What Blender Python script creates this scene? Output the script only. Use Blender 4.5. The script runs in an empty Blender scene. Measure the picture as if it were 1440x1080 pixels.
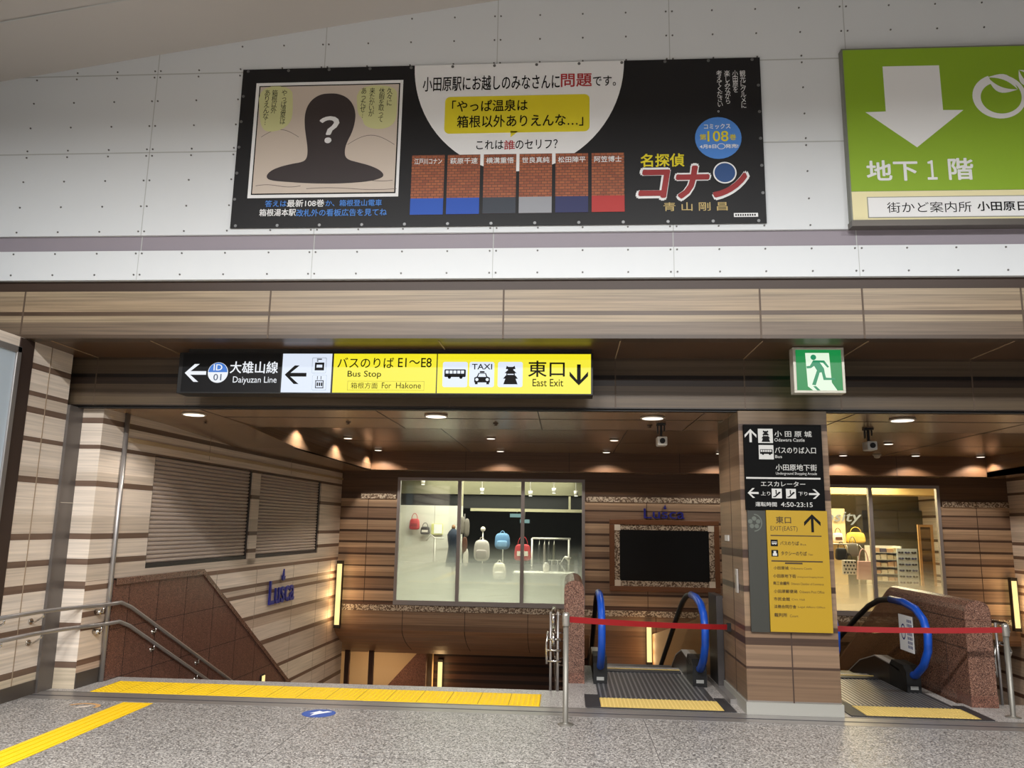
import bpy, math, random
from mathutils import Matrix, Vector
random.seed(7)
SC = bpy.context.scene
COL = SC.collection
PI = math.pi

# ---------------------------------------------------------------- camera
CAM_F, CAM_YAW, CAM_PITCH, CAM_ROLL, CAM_H = 1105.27, .0709359, .177715, .0169276, 1.7
_f = Vector((-math.sin(CAM_YAW)*math.cos(CAM_PITCH), math.cos(CAM_YAW)*math.cos(CAM_PITCH), math.sin(CAM_PITCH)))
_r0 = Vector((math.cos(CAM_YAW), math.sin(CAM_YAW), 0)); _u0 = _r0.cross(_f)
_r = math.cos(CAM_ROLL)*_r0+math.sin(CAM_ROLL)*_u0
_u = math.cos(CAM_ROLL)*_u0-math.sin(CAM_ROLL)*_r0
cd = bpy.data.cameras.new('camera'); cam = bpy.data.objects.new('camera', cd); COL.objects.link(cam)
m3 = Matrix((_r, _u, -_f)).transposed().to_4x4(); m3.translation = Vector((0, 0, CAM_H)); cam.matrix_world = m3
cd.sensor_width = 36; cd.sensor_fit = 'HORIZONTAL'; cd.lens = CAM_F/1440*36; cd.clip_start = .05; cd.clip_end = 200
SC.camera = cam

# ---------------------------------------------------------------- world, exposure, hall lights
w = bpy.data.worlds.new('world'); SC.world = w; w.use_nodes = True
w.node_tree.nodes['Background'].inputs[0].default_value = (.9, .93, 1, 1)
w.node_tree.nodes['Background'].inputs[1].default_value = .05
SC.view_settings.view_transform = 'Standard'; SC.view_settings.look = 'None'
SC.view_settings.exposure = 0; SC.view_settings.gamma = 1

def area_light(name, loc, rot, sx, sy, power, col=(1, 1, 1), spread=PI):
    l = bpy.data.lights.new(name, 'AREA'); l.shape = 'RECTANGLE'; l.size = sx; l.size_y = sy
    l.energy = power; l.color = col; l.spread = spread
    o = bpy.data.objects.new(name, l); COL.objects.link(o); o.location = loc; o.rotation_euler = rot; return o
def spot_light(name, loc, target, power, angle, blend, col, radius=.04):
    l = bpy.data.lights.new(name, 'SPOT'); l.energy = power; l.spot_size = angle; l.spot_blend = blend
    l.color = col; l.shadow_soft_size = radius
    o = bpy.data.objects.new(name, l); COL.objects.link(o); o.location = loc
    d = Vector(target)-Vector(loc); o.rotation_euler = d.to_track_quat('-Z', 'Y').to_euler(); return o

for hx, hp in ((-4.4, 480), (-1.6, 540), (1.6, 540), (5.2, 430)):
    area_light('hall_lamp', (hx, .6, 6.2), (0, 0, 0), 1.6, .5, hp, (.99, 1, 1), math.radians(171))
area_light('hall_lamp_rear', (0, -4, 6.2), (0, 0, 0), 9, .6, 900, (.99, 1, 1), math.radians(171))
WARM = (1, .80, .58); WARM2 = (1, .66, .36)
area_light('lower_hall_lamp', (-4.4, 18.2, -.95), (0, 0, 0), .8, .4, 34, (1, .74, .48))
area_light('shop_lamp', (-1.6, 18.2, 2.78), (0, 0, 0), 3.6, 2.6, 220, (1, .95, .84))
area_light('window_film_fill', (-1.5, 16.9, 2.85), (0, 0, 0), 3.4, .2, 70, (1, .97, .9))  # added fill light, no fixture: brightens the frosted film and window display
area_light('shop_lamp', (6.3, 18.0, 2.78), (0, 0, 0), 2.2, 2.4, 200, (1, .88, .68))

# ---------------------------------------------------------------- materials
def lin(c):
    return tuple(((v/255)/12.92 if v/255 <= .04045 else ((v/255+.055)/1.055)**2.4) for v in c)
MC = {}
def mat(name, rgb, rough=.5, metal=0, emit=0, spec=.5, alpha=1):
    if name in MC: return MC[name]
    m = bpy.data.materials.new(name); m.use_nodes = True; b = m.node_tree.nodes['Principled BSDF']
    c = (*lin(rgb), 1); b.inputs['Base Color'].default_value = c; b.inputs['Roughness'].default_value = rough
    b.inputs['Metallic'].default_value = metal; b.inputs['Specular IOR Level'].default_value = spec
    if emit:
        b.inputs['Emission Color'].default_value = c; b.inputs['Emission Strength'].default_value = emit
        b.inputs['Base Color'].default_value = (.02, .02, .02, 1)
    MC[name] = m; return m
class NT:
    def __init__(s, m): s.t = m.node_tree; s.b = s.t.nodes['Principled BSDF']
    def n(s, typ, **k):
        o = s.t.nodes.new(typ)
        for a, v in k.items(): setattr(o, a, v)
        return o
    def l(s, a, b): s.t.links.new(a, b)
def ramp(nt, stops, interp='CONSTANT'):
    r = nt.n('ShaderNodeValToRGB'); cr = r.color_ramp; cr.interpolation = interp
    while len(cr.elements) > 1: cr.elements.remove(cr.elements[-1])
    cr.elements[0].position = stops[0][0]; cr.elements[0].color = (*lin(stops[0][1]), 1)
    for p, c in stops[1:]:
        e = cr.elements.new(min(1, p)); e.color = (*lin(c), 1)
    return r
def wood(name, z0, z1, stops, rough=.42, grain=.35, tint=None, jx=None):
    """boards stacked in z: stops are (height in metres, colour); fine grain runs along the boards"""
    if name in MC: return MC[name]
    m = mat(name, (128, 128, 128), rough); nt = NT(m)
    g = nt.n('ShaderNodeNewGeometry'); s = nt.n('ShaderNodeSeparateXYZ'); nt.l(g.outputs['Position'], s.inputs[0])
    mr = nt.n('ShaderNodeMapRange'); mr.inputs[1].default_value = z0; mr.inputs[2].default_value = z1; nt.l(s.outputs[2], mr.inputs[0])
    r = ramp(nt, [(max(0, (z-z0)/(z1-z0)), c) for z, c in stops]); nt.l(mr.outputs[0], r.inputs[0])
    mp = nt.n('ShaderNodeMapping'); mp.inputs['Scale'].default_value = (.7, .7, 38); nt.l(g.outputs['Position'], mp.inputs[0])
    no = nt.n('ShaderNodeTexNoise'); no.inputs['Scale'].default_value = 1.2; no.inputs['Detail'].default_value = 5; nt.l(mp.outputs[0], no.inputs[0])
    gr = nt.n('ShaderNodeMapRange'); gr.inputs[1].default_value = .3; gr.inputs[2].default_value = .7
    gr.inputs[3].default_value = 1-grain; gr.inputs[4].default_value = 1+grain*.55; nt.l(no.outputs[0], gr.inputs[0])
    mx = nt.n('ShaderNodeMix', data_type='RGBA', blend_type='MULTIPLY'); mx.inputs[0].default_value = 1
    nt.l(r.outputs[0], mx.inputs[6]); nt.l(gr.outputs[0], mx.inputs[7]); nt.l(mx.outputs[2], nt.b.inputs['Base Color'])
    return m
def speckle(name, stops, scale, rough=.35, coarse=0, spec=.5):
    if name in MC: return MC[name]
    m = mat(name, (128, 128, 128), rough, spec=spec); nt = NT(m)
    g = nt.n('ShaderNodeNewGeometry'); v = nt.n('ShaderNodeTexVoronoi'); v.inputs['Scale'].default_value = scale
    nt.l(g.outputs['Position'], v.inputs['Vector'])
    s = nt.n('ShaderNodeSeparateColor'); nt.l(v.outputs['Color'], s.inputs[0])
    r = ramp(nt, stops); nt.l(s.outputs[0], r.inputs[0])
    if coarse:
        no = nt.n('ShaderNodeTexNoise'); no.inputs['Scale'].default_value = 1.5; nt.l(g.outputs['Position'], no.inputs['Vector'])
        mr = nt.n('ShaderNodeMapRange'); mr.inputs[3].default_value = 1-coarse; mr.inputs[4].default_value = 1+coarse; nt.l(no.outputs[0], mr.inputs[0])
        mx = nt.n('ShaderNodeMix', data_type='RGBA', blend_type='MULTIPLY'); mx.inputs[0].default_value = 1
        nt.l(r.outputs[0], mx.inputs[6]); nt.l(mr.outputs[0], mx.inputs[7]); nt.l(mx.outputs[2], nt.b.inputs['Base Color'])
    else: nt.l(r.outputs[0], nt.b.inputs['Base Color'])
    return m
def glassy(name, gloss=.07, tint=(255, 255, 255)):
    if name in MC: return MC[name]
    m = bpy.data.materials.new(name); m.use_nodes = True; t = m.node_tree; t.nodes.clear()
    o = t.nodes.new('ShaderNodeOutputMaterial'); a = t.nodes.new('ShaderNodeBsdfTransparent'); b = t.nodes.new('ShaderNodeBsdfGlossy')
    a.inputs[0].default_value = (*lin(tint), 1); b.inputs['Roughness'].default_value = .03
    x = t.nodes.new('ShaderNodeMixShader'); x.inputs[0].default_value = gloss
    t.links.new(a.outputs[0], x.inputs[1]); t.links.new(b.outputs[0], x.inputs[2]); t.links.new(x.outputs[0], o.inputs[0])
    MC[name] = m; return m
def frost(name, z0, z1, amount, rgb):
    """printed film on the shop glass: dense at the foot, fading out upward"""
    m = bpy.data.materials.new(name); m.use_nodes = True; t = m.node_tree; t.nodes.clear(); nt = NT.__new__(NT); nt.t = t
    o = nt.n('ShaderNodeOutputMaterial'); a = nt.n('ShaderNodeBsdfTransparent'); b = nt.n('ShaderNodeBsdfTranslucent'); d = nt.n('ShaderNodeBsdfDiffuse')
    for k in (b, d): k.inputs[0].default_value = (*lin(rgb), 1)
    g = nt.n('ShaderNodeNewGeometry'); s = nt.n('ShaderNodeSeparateXYZ'); nt.l(g.outputs['Position'], s.inputs[0])
    mr = nt.n('ShaderNodeMapRange', interpolation_type='SMOOTHSTEP'); mr.inputs[1].default_value = z0; mr.inputs[2].default_value = z1
    mr.inputs[3].default_value = amount; mr.inputs[4].default_value = 0; nt.l(s.outputs[2], mr.inputs[0])
    x0 = nt.n('ShaderNodeMixShader'); x0.inputs[0].default_value = .75; nt.l(d.outputs[0], x0.inputs[1]); nt.l(b.outputs[0], x0.inputs[2])
    x = nt.n('ShaderNodeMixShader'); nt.l(mr.outputs[0], x.inputs[0]); nt.l(a.outputs[0], x.inputs[1]); nt.l(x0.outputs[0], x.inputs[2]); nt.l(x.outputs[0], o.inputs[0])
    return m
def brick(name, c1, c2, mortar, sx):
    if name in MC: return MC[name]
    m = mat(name, (128, 128, 128), .5); nt = NT(m); g = nt.n('ShaderNodeNewGeometry'); s = nt.n('ShaderNodeSeparateXYZ'); c = nt.n('ShaderNodeCombineXYZ')
    nt.l(g.outputs['Position'], s.inputs[0]); nt.l(s.outputs[0], c.inputs[0]); nt.l(s.outputs[2], c.inputs[1])
    b = nt.n('ShaderNodeTexBrick'); b.inputs['Scale'].default_value = sx
    for k, v in zip((1, 2, 3), (c1, c2, mortar)): b.inputs[k].default_value = (*lin(v), 1)
    b.inputs['Mortar Size'].default_value = .03; nt.l(c.outputs[0], b.inputs[0]); nt.l(b.outputs[0], nt.b.inputs['Base Color']); return m

# ---------------------------------------------------------------- mesh builder
XF = {}
def unit(o): return XF.get(o.name, Matrix.Identity(4))
class MB:
    def __init__(s): s.v = []; s.f = []; s.mi = []; s.sm = []; s.k = 0; s.smooth = False
    def face(s, idx): s.f.append(idx); s.mi.append(s.k); s.sm.append(s.smooth)
    def mesh(s, vs, fs):
        b = len(s.v); s.v += [Vector(p) for p in vs]
        for q in fs: s.face([b+i for i in q])
    def box(s, x0, x1, y0, y1, z0, z1):
        s.mesh([(x0, y0, z0), (x1, y0, z0), (x1, y1, z0), (x0, y1, z0), (x0, y0, z1), (x1, y0, z1), (x1, y1, z1), (x0, y1, z1)],
               [(0, 3, 2, 1), (4, 5, 6, 7), (0, 1, 5, 4), (1, 2, 6, 5), (2, 3, 7, 6), (3, 0, 4, 7)]); return s
    def prism(s, poly, axis, a, b):
        def P(u, v, w): return {'y': (u, w, v), 'x': (w, u, v), 'z': (u, v, w)}[axis]
        n = len(poly); s.mesh([P(u, v, a) for u, v in poly]+[P(u, v, b) for u, v in poly],
            [tuple(range(n)), tuple(range(2*n-1, n-1, -1))]+[(i, n+i, n+(i+1) % n, (i+1) % n) for i in range(n)]); return s
    def quad(s, *p): s.mesh(p, [tuple(range(len(p)))]); return s
    def tube(s, path, r, n=10, caps=True):
        s0 = s.smooth; s.smooth = True
        path = [Vector(p) for p in path]; rs = r if isinstance(r, (list, tuple)) else [r]*len(path); b = len(s.v); up = None
        for i, p in enumerate(path):
            t = (path[min(i+1, len(path)-1)]-path[max(i-1, 0)]).normalized()
            if up is None:
                up = Vector((0, 0, 1)) if abs(t.z) < .9 else Vector((1, 0, 0))
            a = t.cross(up).normalized(); up = a.cross(t).normalized()
            for j in range(n): s.v.append(p+rs[i]*(math.cos(2*PI*j/n)*a+math.sin(2*PI*j/n)*up))
        for i in range(len(path)-1):
            for j in range(n): s.face([b+i*n+j, b+i*n+(j+1) % n, b+(i+1)*n+(j+1) % n, b+(i+1)*n+j])
        s.smooth = False
        if caps: s.face([b+j for j in range(n)][::-1]); s.face([b+(len(path)-1)*n+j for j in range(n)])
        s.smooth = s0; return s
    def cyl(s, c, r, h, n=20): return s.tube([c, (c[0], c[1], c[2]+h)], r, n)
    def lathe(s, c, prof, n=20):
        s0 = s.smooth; s.smooth = True; b = len(s.v)
        for r, z in prof:
            for j in range(n): s.v.append(Vector((c[0]+r*math.cos(2*PI*j/n), c[1]+r*math.sin(2*PI*j/n), c[2]+z)))
        for i in range(len(prof)-1):
            for j in range(n): s.face([b+i*n+j, b+i*n+(j+1) % n, b+(i+1)*n+(j+1) % n, b+(i+1)*n+j])
        s.face([b+j for j in range(n)][::-1]); s.face([b+(len(prof)-1)*n+j for j in range(n)]); s.smooth = s0; return s
    def sell(s, c, rx, ry, rz, e=.5, nu=18, nv=12, taper=0):
        """rounded box (superellipsoid)"""
        s0 = s.smooth; s.smooth = True; b = len(s.v)
        g = lambda t: math.copysign(abs(t)**e, t)
        for i in range(nv+1):
            ph = -PI/2+PI*i/nv
            for j in range(nu):
                th = 2*PI*j/nu; k = 1-taper*(g(math.sin(ph))+1)/2
                s.v.append(Vector((c[0]+rx*k*g(math.cos(ph))*g(math.cos(th)), c[1]+ry*k*g(math.cos(ph))*g(math.sin(th)), c[2]+rz*g(math.sin(ph)))))
        for i in range(nv):
            for j in range(nu): s.face([b+i*nu+j, b+i*nu+(j+1) % nu, b+(i+1)*nu+(j+1) % nu, b+(i+1)*nu+j])
        s.smooth = s0; return s
    def build(s, name, mats, parent=None, local=False, bevel=0, kind=None, label=None, cat=None, group=None):
        me = bpy.data.meshes.new(name)
        mats = mats if isinstance(mats, (list, tuple)) else [mats]
        if parent is not None and not local:
            inv = unit(parent).inverted(); vs = [inv @ v for v in s.v]; off = None
        elif parent is None:
            xs = [v.x for v in s.v]; ys = [v.y for v in s.v]; off = Vector(((min(xs)+max(xs))/2, (min(ys)+max(ys))/2, min(v.z for v in s.v)))
            vs = [v-off for v in s.v]
        else: vs = s.v; off = None
        me.from_pydata([tuple(v) for v in vs], [], s.f)
        for m in mats: me.materials.append(m)
        me.polygons.foreach_set('material_index', s.mi); me.polygons.foreach_set('use_smooth', s.sm)
        me.validate(); me.update()
        o = bpy.data.objects.new(name, me); COL.objects.link(o)
        if parent is not None: o.parent = parent; XF[o.name] = unit(parent)
        elif off is not None: o.location = off; XF[o.name] = Matrix.Translation(off)
        if bevel:
            bm = o.modifiers.new('bevel', 'BEVEL'); bm.width = bevel; bm.segments = 2; bm.limit_method = 'ANGLE'
        if kind: o['kind'] = kind
        if label: o['label'] = label
        if cat: o['category'] = cat
        if group: o['group'] = group
        return o
def thing(name, label, cat, loc=(0, 0, 0), rz=0, group=None):
    o = bpy.data.objects.new(name, None); COL.objects.link(o); o.location = loc; o.rotation_euler = (0, 0, rz)
    o.empty_display_size = .1; o['label'] = label; o['category'] = cat
    if group: o['group'] = group
    XF[o.name] = Matrix.Translation(Vector(loc)) @ Matrix.Rotation(rz, 4, 'Z'); return o
def dup(root, loc, label=None):
    def cp(o, par):
        c = o.copy(); COL.objects.link(c)
        if par is not None: c.parent = par
        for ch in [x for x in bpy.data.objects if x.parent == o]: cp(ch, c)
        return c
    r = cp(root, None); r.location = loc
    if label: r['label'] = label
    return r
def structure(mb, name, mats, **k): return mb.build(name, mats, kind='structure', **k)

# a point on a wall plane from where it shows in the photograph (photogrammetry of the measured camera)
def at(px, py, Y):
    r = _f+(px-720)/CAM_F*_r-(py-540)/CAM_F*_u; t = Y/r.y; return Vector((t*r.x, Y, CAM_H+t*r.z))
def bx(b, Y):
    x0, y0, x1, y1 = b; cx, cy = (x0+x1)/2, (y0+y1)/2
    return (at(x0, cy, Y).x, at(x1, cy, Y).x, at(cx, y1, Y).z, at(cx, y0, Y).z)   # X0,X1,Z0,Z1

# ---------------------------------------------------------------- lettering (built-in font, turned to meshes at the end)
TXT = []
def text(body, box, Y, m, parent, name='lettering', bold=0, shear=0, vertical=False, depth=0, keep=False, right=None):
    """box = X0,X1,Z0,Z1 on the plane y=Y of the parent's frame (world when the parent is unrotated)"""
    cu = bpy.data.curves.new(name, 'FONT')
    cu.body = '\n'.join(body) if vertical else body
    cu.size = 1; cu.shear = shear; cu.extrude = depth; cu.resolution_u = 3; cu.align_x = 'CENTER' if vertical else 'LEFT'
    if vertical: cu.space_line = .82
    o = bpy.data.objects.new(name, cu); COL.objects.link(o); o['bold'] = bold; TXT.append((o, box, Y, m, parent, keep)); return o
def finish_text():
    dg = bpy.context.evaluated_depsgraph_get(); dg.update()
    for o, box, Y, m, parent, keep in TXT:
        me = bpy.data.meshes.new_from_object(o.evaluated_get(dg)); nm = o.name.split('.')[0]
        if len(me.vertices):
            xs = [v.co.x for v in me.vertices]; ys = [v.co.y for v in me.vertices]
            X0, X1, Z0, Z1 = box; sx = (X1-X0)/max(1e-6, max(xs)-min(xs)); sz = (Z1-Z0)/max(1e-6, max(ys)-min(ys))
            if keep: sx = sz = min(sx, sz)
            inv = unit(parent).inverted() if not getattr(parent, '_l', False) else Matrix.Identity(4)
            loc = o.get('local', 0)
            for v in me.vertices:
                p = Vector((X0+(v.co.x-min(xs))*sx, Y-v.co.z-.0006, Z0+(v.co.y-min(ys))*sz))
                v.co = p if loc else inv @ p
        bo = o.get('bold', 0)*(box[3]-box[2])*.55
        if bo:
            vs = [v.co.copy() for v in me.vertices]; fs = [tuple(f.vertices) for f in me.polygons]; N = len(vs); V2, F2 = [], []
            rot = unit(parent).inverted().to_3x3() if not loc else Matrix.Identity(3)
            for k, (dx, dz) in enumerate(((-bo, 0), (bo, 0), (0, bo), (0, -bo), (bo*.7, bo*.7), (-bo*.7, -bo*.7), (bo*.7, -bo*.7), (-bo*.7, bo*.7))):
                d = rot @ Vector((dx, -.0004*k, dz)); V2 += [tuple(p+d) for p in vs]; F2 += [tuple(i+k*N for i in f) for f in fs]
            me = bpy.data.meshes.new(nm); me.from_pydata(V2, [], F2); me.update()
        me.materials.clear(); me.materials.append(m)
        n = bpy.data.objects.new(nm, me); COL.objects.link(n); n.parent = parent
        bpy.data.objects.remove(o)
def ltext(body, box, Y, m, parent, **k):
    o = text(body, box, Y, m, parent, **k); o['local'] = 1; return o
def flat(parent, name, poly, Y, m, t=.0015, local=False, label=None):
    return MB().prism(poly, 'y', Y-t, Y).build(name, m, parent, local=local, label=label)
def rect(b): return [(b[0], b[2]), (b[1], b[2]), (b[1], b[3]), (b[0], b[3])]
def rrect(b, r, n=5):
    x0, x1, z0, z1 = b; p = []
    for cx, cz, a in ((x1-r, z1-r, 0), (x0+r, z1-r, 90), (x0+r, z0+r, 180), (x1-r, z0+r, 270)):
        for i in range(n+1):
            t = math.radians(a+90*i/n); p.append((cx+r*math.cos(t), cz+r*math.sin(t)))
    return p
def disc(cx, cz, rx, rz=None, n=32, a0=0, a1=360):
    rz = rz or rx; full = a1-a0 >= 360
    return [(cx+rx*math.cos(math.radians(a0+(a1-a0)*i/(n if full else n-1))), cz+rz*math.sin(math.radians(a0+(a1-a0)*i/(n if full else n-1)))) for i in range(n)]
def smooth_poly(p, it=2):
    for _ in range(it):
        q = []
        for i in range(len(p)):
            a, b = p[i], p[(i+1) % len(p)]
            q += [(a[0]*.75+b[0]*.25, a[1]*.75+b[1]*.25), (a[0]*.25+b[0]*.75, a[1]*.25+b[1]*.75)]
        p = q
    return p
def arrow(cx, cz, w, h, ang, t=.2):
    """slim arrow pointing up before turning by ang degrees"""
    q = [(0, .5), (.5, .06), (.5, -.16), (t/2, .24), (t/2, -.5), (-t/2, -.5), (-t/2, .24), (-.5, -.16), (-.5, .06)]
    c, s = math.cos(math.radians(ang)), math.sin(math.radians(ang)); o = []
    for u, v in q:
        u *= w; v *= h; o.append((cx+u*c-v*s, cz+u*s+v*c))
    return o

# ---------------------------------------------------------------- palette
WHITE = mat('white_panel', (218, 221, 223), .6)
GREYB = mat('grey_band', (146, 138, 146), .6)
JOINT = mat('joint', (182, 184, 182), .7)
BOLT = mat('bolt', (104, 102, 100), .5, .4)
DKWOOD = mat('dark_trim', (62, 46, 36), .5)
STEEL = mat('brushed_steel', (168, 164, 162), .38, .75)
DSTEEL = mat('dark_steel', (88, 84, 84), .42, .8)
CHROME = mat('chrome', (200, 196, 190), .2, 1)
BLACK = mat('black', (8, 8, 9), .5)
RUBBER = mat('black_rubber', (20, 20, 21), .6)
INK = mat('black_ink', (10, 9, 8), .7, spec=.2)
PAPER = mat('white_print', (236, 236, 236), .6)
L, D = (176, 154, 126), (104, 84, 66)
FASCIA = wood('fascia_wood', 3.38, 4.0, [(3.38, (75, 60, 47)), (3.425, (109, 93, 77)), (3.545, (149, 131, 106)), (3.61, (85, 67, 52)), (3.65, (149, 129, 104)), (3.75, (142, 124, 101)), (3.80, (152, 134, 109)), (3.853, (82, 65, 52))])
SOFFIT = wood('soffit_wood', 0, 5, [(0, (83, 59, 40))], .35, .25)
LINTEL = wood('lintel_wood', 2.8, 3.42, [(2.8, (43, 33, 25)), (2.885, (87, 72, 54)), (2.97, (79, 64, 48)), (3.05, (89, 73, 56)), (3.105, (50, 37, 28)), (3.18, (21, 15, 12)), (3.215, (80, 66, 51)), (3.30, (87, 72, 56)), (3.365, (67, 51, 38))], .4, .25)
_lw = [(-4, (196, 180, 158))]
for z, c in ((.19, 0), (.255, 1), (.57, 0), (.64, 1), (.97, 0), (1.04, 2), (1.21, 0), (1.275, 1), (1.47, 0), (1.535, 2), (1.72, 1), (2.02, 0), (2.08, 2), (2.18, 1), (2.415, 0), (2.47, 1), (2.69, 0), (2.75, 2), (2.86, 0), (2.905, 1), (3.12, 0), (3.185, 1)):
    _lw.append((z, ((112, 90, 76), (230, 215, 199), (208, 192, 175))[c]))
LWOOD = wood('pale_wood', -.5, 3.4, [(-.5, (200, 184, 160))]+_lw[1:], .45, .22)
LWOOD_LOW = wood('pale_wood_low', -3.8, 1.05, [(-3.8, (202, 178, 159)), (-2.6, (106, 78, 62)), (-2.52, (202, 178, 159)), (-2.2, (106, 78, 62)), (-2.12, (202, 178, 159)), (-1.75, (106, 78, 62)), (-1.67, (208, 185, 165)), (-1.35, (106, 78, 62)), (-1.27, (208, 185, 165)), (-1.0, (110, 82, 67)), (-.94, (213, 192, 170)), (-.66, (110, 82, 67)), (-.6, (199, 176, 157)), (-.22, (114, 87, 71)), (-.16, (217, 197, 179)), (.08, (192, 167, 147)), (.2, (114, 87, 71)), (.26, (224, 204, 185)), (.55, (119, 93, 78)), (.61, (202, 183, 165)), (.68, (119, 93, 78)), (.74, (227, 210, 194)), (.94, (128, 101, 84)), (1.0, (219, 199, 181))], .45, .22)
_bw = [(-.6, (125, 94, 70)), (-.3, (150, 119, 93)), (-.15, (163, 133, 107)), (-.02, (103, 76, 61))]
zz = .13
for i in range(9):
    _bw += [(zz, (82, 61, 50)), (zz+.04, ((185, 155, 127), (150, 122, 100), (170, 142, 116))[i % 3])]
    if i % 2 == 0: _bw.append((zz+.14, (199, 169, 139)))
    zz += .232
_bw += [(2.19, (87, 65, 50)), (2.33, (107, 79, 56)), (2.55, (98, 72, 52))]
BWOOD = wood('brown_boards', -.6, 3.2, _bw, .4, .3)
PWOOD = wood('pillar_wood', 0, 2.9, [(0, (129, 123, 116)), (.12, (115, 91, 70)), (.4, (67, 48, 36)), (.42, (129, 104, 82)), (.62, (67, 48, 36)), (.68, (120, 96, 75)), (.74, (72, 51, 39)), (.79, (134, 110, 86)), (1.1, (63, 44, 34)), (1.16, (129, 104, 82)), (1.42, (63, 44, 34)), (1.5, (125, 101, 79)), (1.72, (137, 113, 89)), (1.98, (72, 51, 39)), (2.08, (129, 104, 82)), (2.32, (104, 80, 61)), (2.42, (129, 104, 82)), (2.66, (67, 48, 36)), (2.72, (106, 86, 65))], .4, .25)
CEILW = wood('ceiling_wood', 0, 5, [(0, (142, 114, 88))], .22, .2)
BULK = wood('bulkhead_wood', 2.7, 3.3, [(2.7, (118, 86, 60)), (2.95, (108, 78, 54))], .4, .25)
GRANITE = speckle('brown_granite', [(0, (70, 48, 40)), (.3, (112, 80, 66)), (.6, (136, 100, 84)), (.85, (160, 124, 106)), (.95, (52, 38, 34))], 190, .22, .08)
GRDARK = speckle('dark_granite', [(0, (68, 45, 37)), (.3, (110, 75, 62)), (.65, (129, 90, 75)), (.9, (155, 112, 95))], 170, .3, .1)
FLOOR = speckle('grey_terrazzo', [(0, (80, 77, 75)), (.2, (132, 128, 124)), (.5, (158, 154, 149)), (.8, (186, 181, 176)), (.93, (98, 94, 91))], 95, .38, .05)
FLEDGE = speckle('pale_granite', [(0, (120, 114, 110)), (.3, (160, 154, 150)), (.7, (190, 186, 182))], 140, .4, .05)
ORNA = speckle('mosaic_band', [(0, (104, 84, 68)), (.35, (196, 180, 158)), (.55, (140, 120, 100)), (.7, (214, 200, 180))], 46, .4)
YTILE = mat('tactile_yellow', (238, 196, 16), .55)
GREEN = mat('sign_green', (140, 176, 32), .5)
CREAM = mat('sign_cream', (236, 226, 178), .6)

# ================================================================ SETTING
XL, XR = -5.2, 8.56                # left wall plane and right wall plane
YF, YLN = 7.02, 7.9                # white front wall plane, lintel plane
# floor of the hall
b = MB(); b.box(-9, 14, -9, 7.57, -.3, 0); b.k = 1
for x in (-5.07, -2.2, .70, 3.6, 6.5): b.box(x-.003, x+.003, -9, 7.56, -.001, .0004)
for y in (3.2, 6.1): b.box(-9, 14, y-.003, y+.003, -.001, .0004)
structure(b, 'floor', [FLOOR, mat('floor_joint', (96, 92, 90), .6)])
b = MB(); b.box(-5.2, 9, 7.57, 7.70, -.3, .002); b.k = 1; b.box(-5.2, 9, 7.70, 7.74, -.3, .001); b.k = 0; b.box(-5.2, 9, 7.74, 7.87, -.3, .002); b.k = 2; b.box(-5.2, 9, 7.87, 7.93, -.3, .001)
structure(b, 'trim_shutter_track', [STEEL, mat('track_slot', (78, 76, 80), .5, .5), mat('track_edge', (120, 116, 112), .5, .3)])
b = MB(); b.box(-5.2, 0.02, 7.93, 8.70, -.3, 0); b.box(.02, .2, 7.93, 9.12, -.3, 0)
structure(b, 'floor_stair_head', FLEDGE)
b = MB(); b.box(.2, 1.62, 7.93, 10.3, -.35, -.004); b.box(1.62, 2.64, 7.93, 10.3, -.35, 0); b.box(2.64, 3.96, 7.93, 10.3, -.35, -.004); b.box(3.96, 8.6, 7.93, 8.7, -.35, 0)
structure(b, 'floor_escalator_head', FLEDGE)
# stairs
def stairs(name, x0, x1):
    b = MB(); n = 24; pr = [(8.70, -.3), (8.70, -.15)]; y, z = 8.70, -.15
    for i in range(n-1): y += .31; pr += [(y, z), (y, z-.15)]; z -= .15
    pr += [(y+.31, z), (y+.31, z-.3), ]
    b.prism(pr, 'x', x0, x1); structure(b, name, FLEDGE)
stairs('stairs_left', -4.9, 0.02); stairs('stairs_right', 4.27, 8.5)
b = MB(); b.box(-10, 12, 16, 26, -3.9, -3.6); structure(b, 'floor_lower_hall', FLEDGE)

# white front wall above the opening with panel joints and bolts
def vault(x): return 6.10+.157*(x+5.8)-.0016*(x+5.8)**2          # sloping ceiling edge
b = MB(); pts = [(-10, 4.42), (12, 4.42)]+[(x, vault(x)+.3) for x in (12, 8, 4, 0, -3, -6, -10)]
b.prism(pts, 'y', YF, YF+.2)
b.k = 1
for z in (5.285, 6.135): b.box(-10, 12, YF-.001, YF+.01, z-.006, z+.006)
JX = [-7.55, -5.85, -4.15, -2.43, -.70, .98, 2.64, 4.36, 6.1]
for x in JX: b.box(x-.004, x+.004, YF-.001, YF+.01, 4.42, vault(x))
b.k = 2
rows = [4.46, 4.72, 4.99, 5.25, 5.32, 5.57, 5.84, 6.10, 6.17, 6.42, 6.68]
def bolt(b, x, y, z): b.prism(disc(x, z, .009, n=6), 'y', y-.006, y)
for k in range(len(JX)-1):
    for q in range(4):
        x = JX[k]+(JX[k+1]-JX[k])*q/4
        for z in rows:
            if z < vault(x)-.04:
                for dx in ((-.03, .03) if q == 0 else (0,)): bolt(b, x+dx, YF, z)
structure(b, 'wall_front', [WHITE, JOINT, BOLT])
b = MB(); b.box(-10, 12, YF+.03, YF+.2, 4.265, 4.42); b.k = 1
for x in JX: b.box(x-.004, x+.004, YF+.028, YF+.05, 4.265, 4.42)
structure(b, 'trim_grey_band', [GREYB, JOINT])
b = MB(); b.box(-10, 12, YF, YF+.2, 3.968, 4.262); b.k = 1
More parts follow.
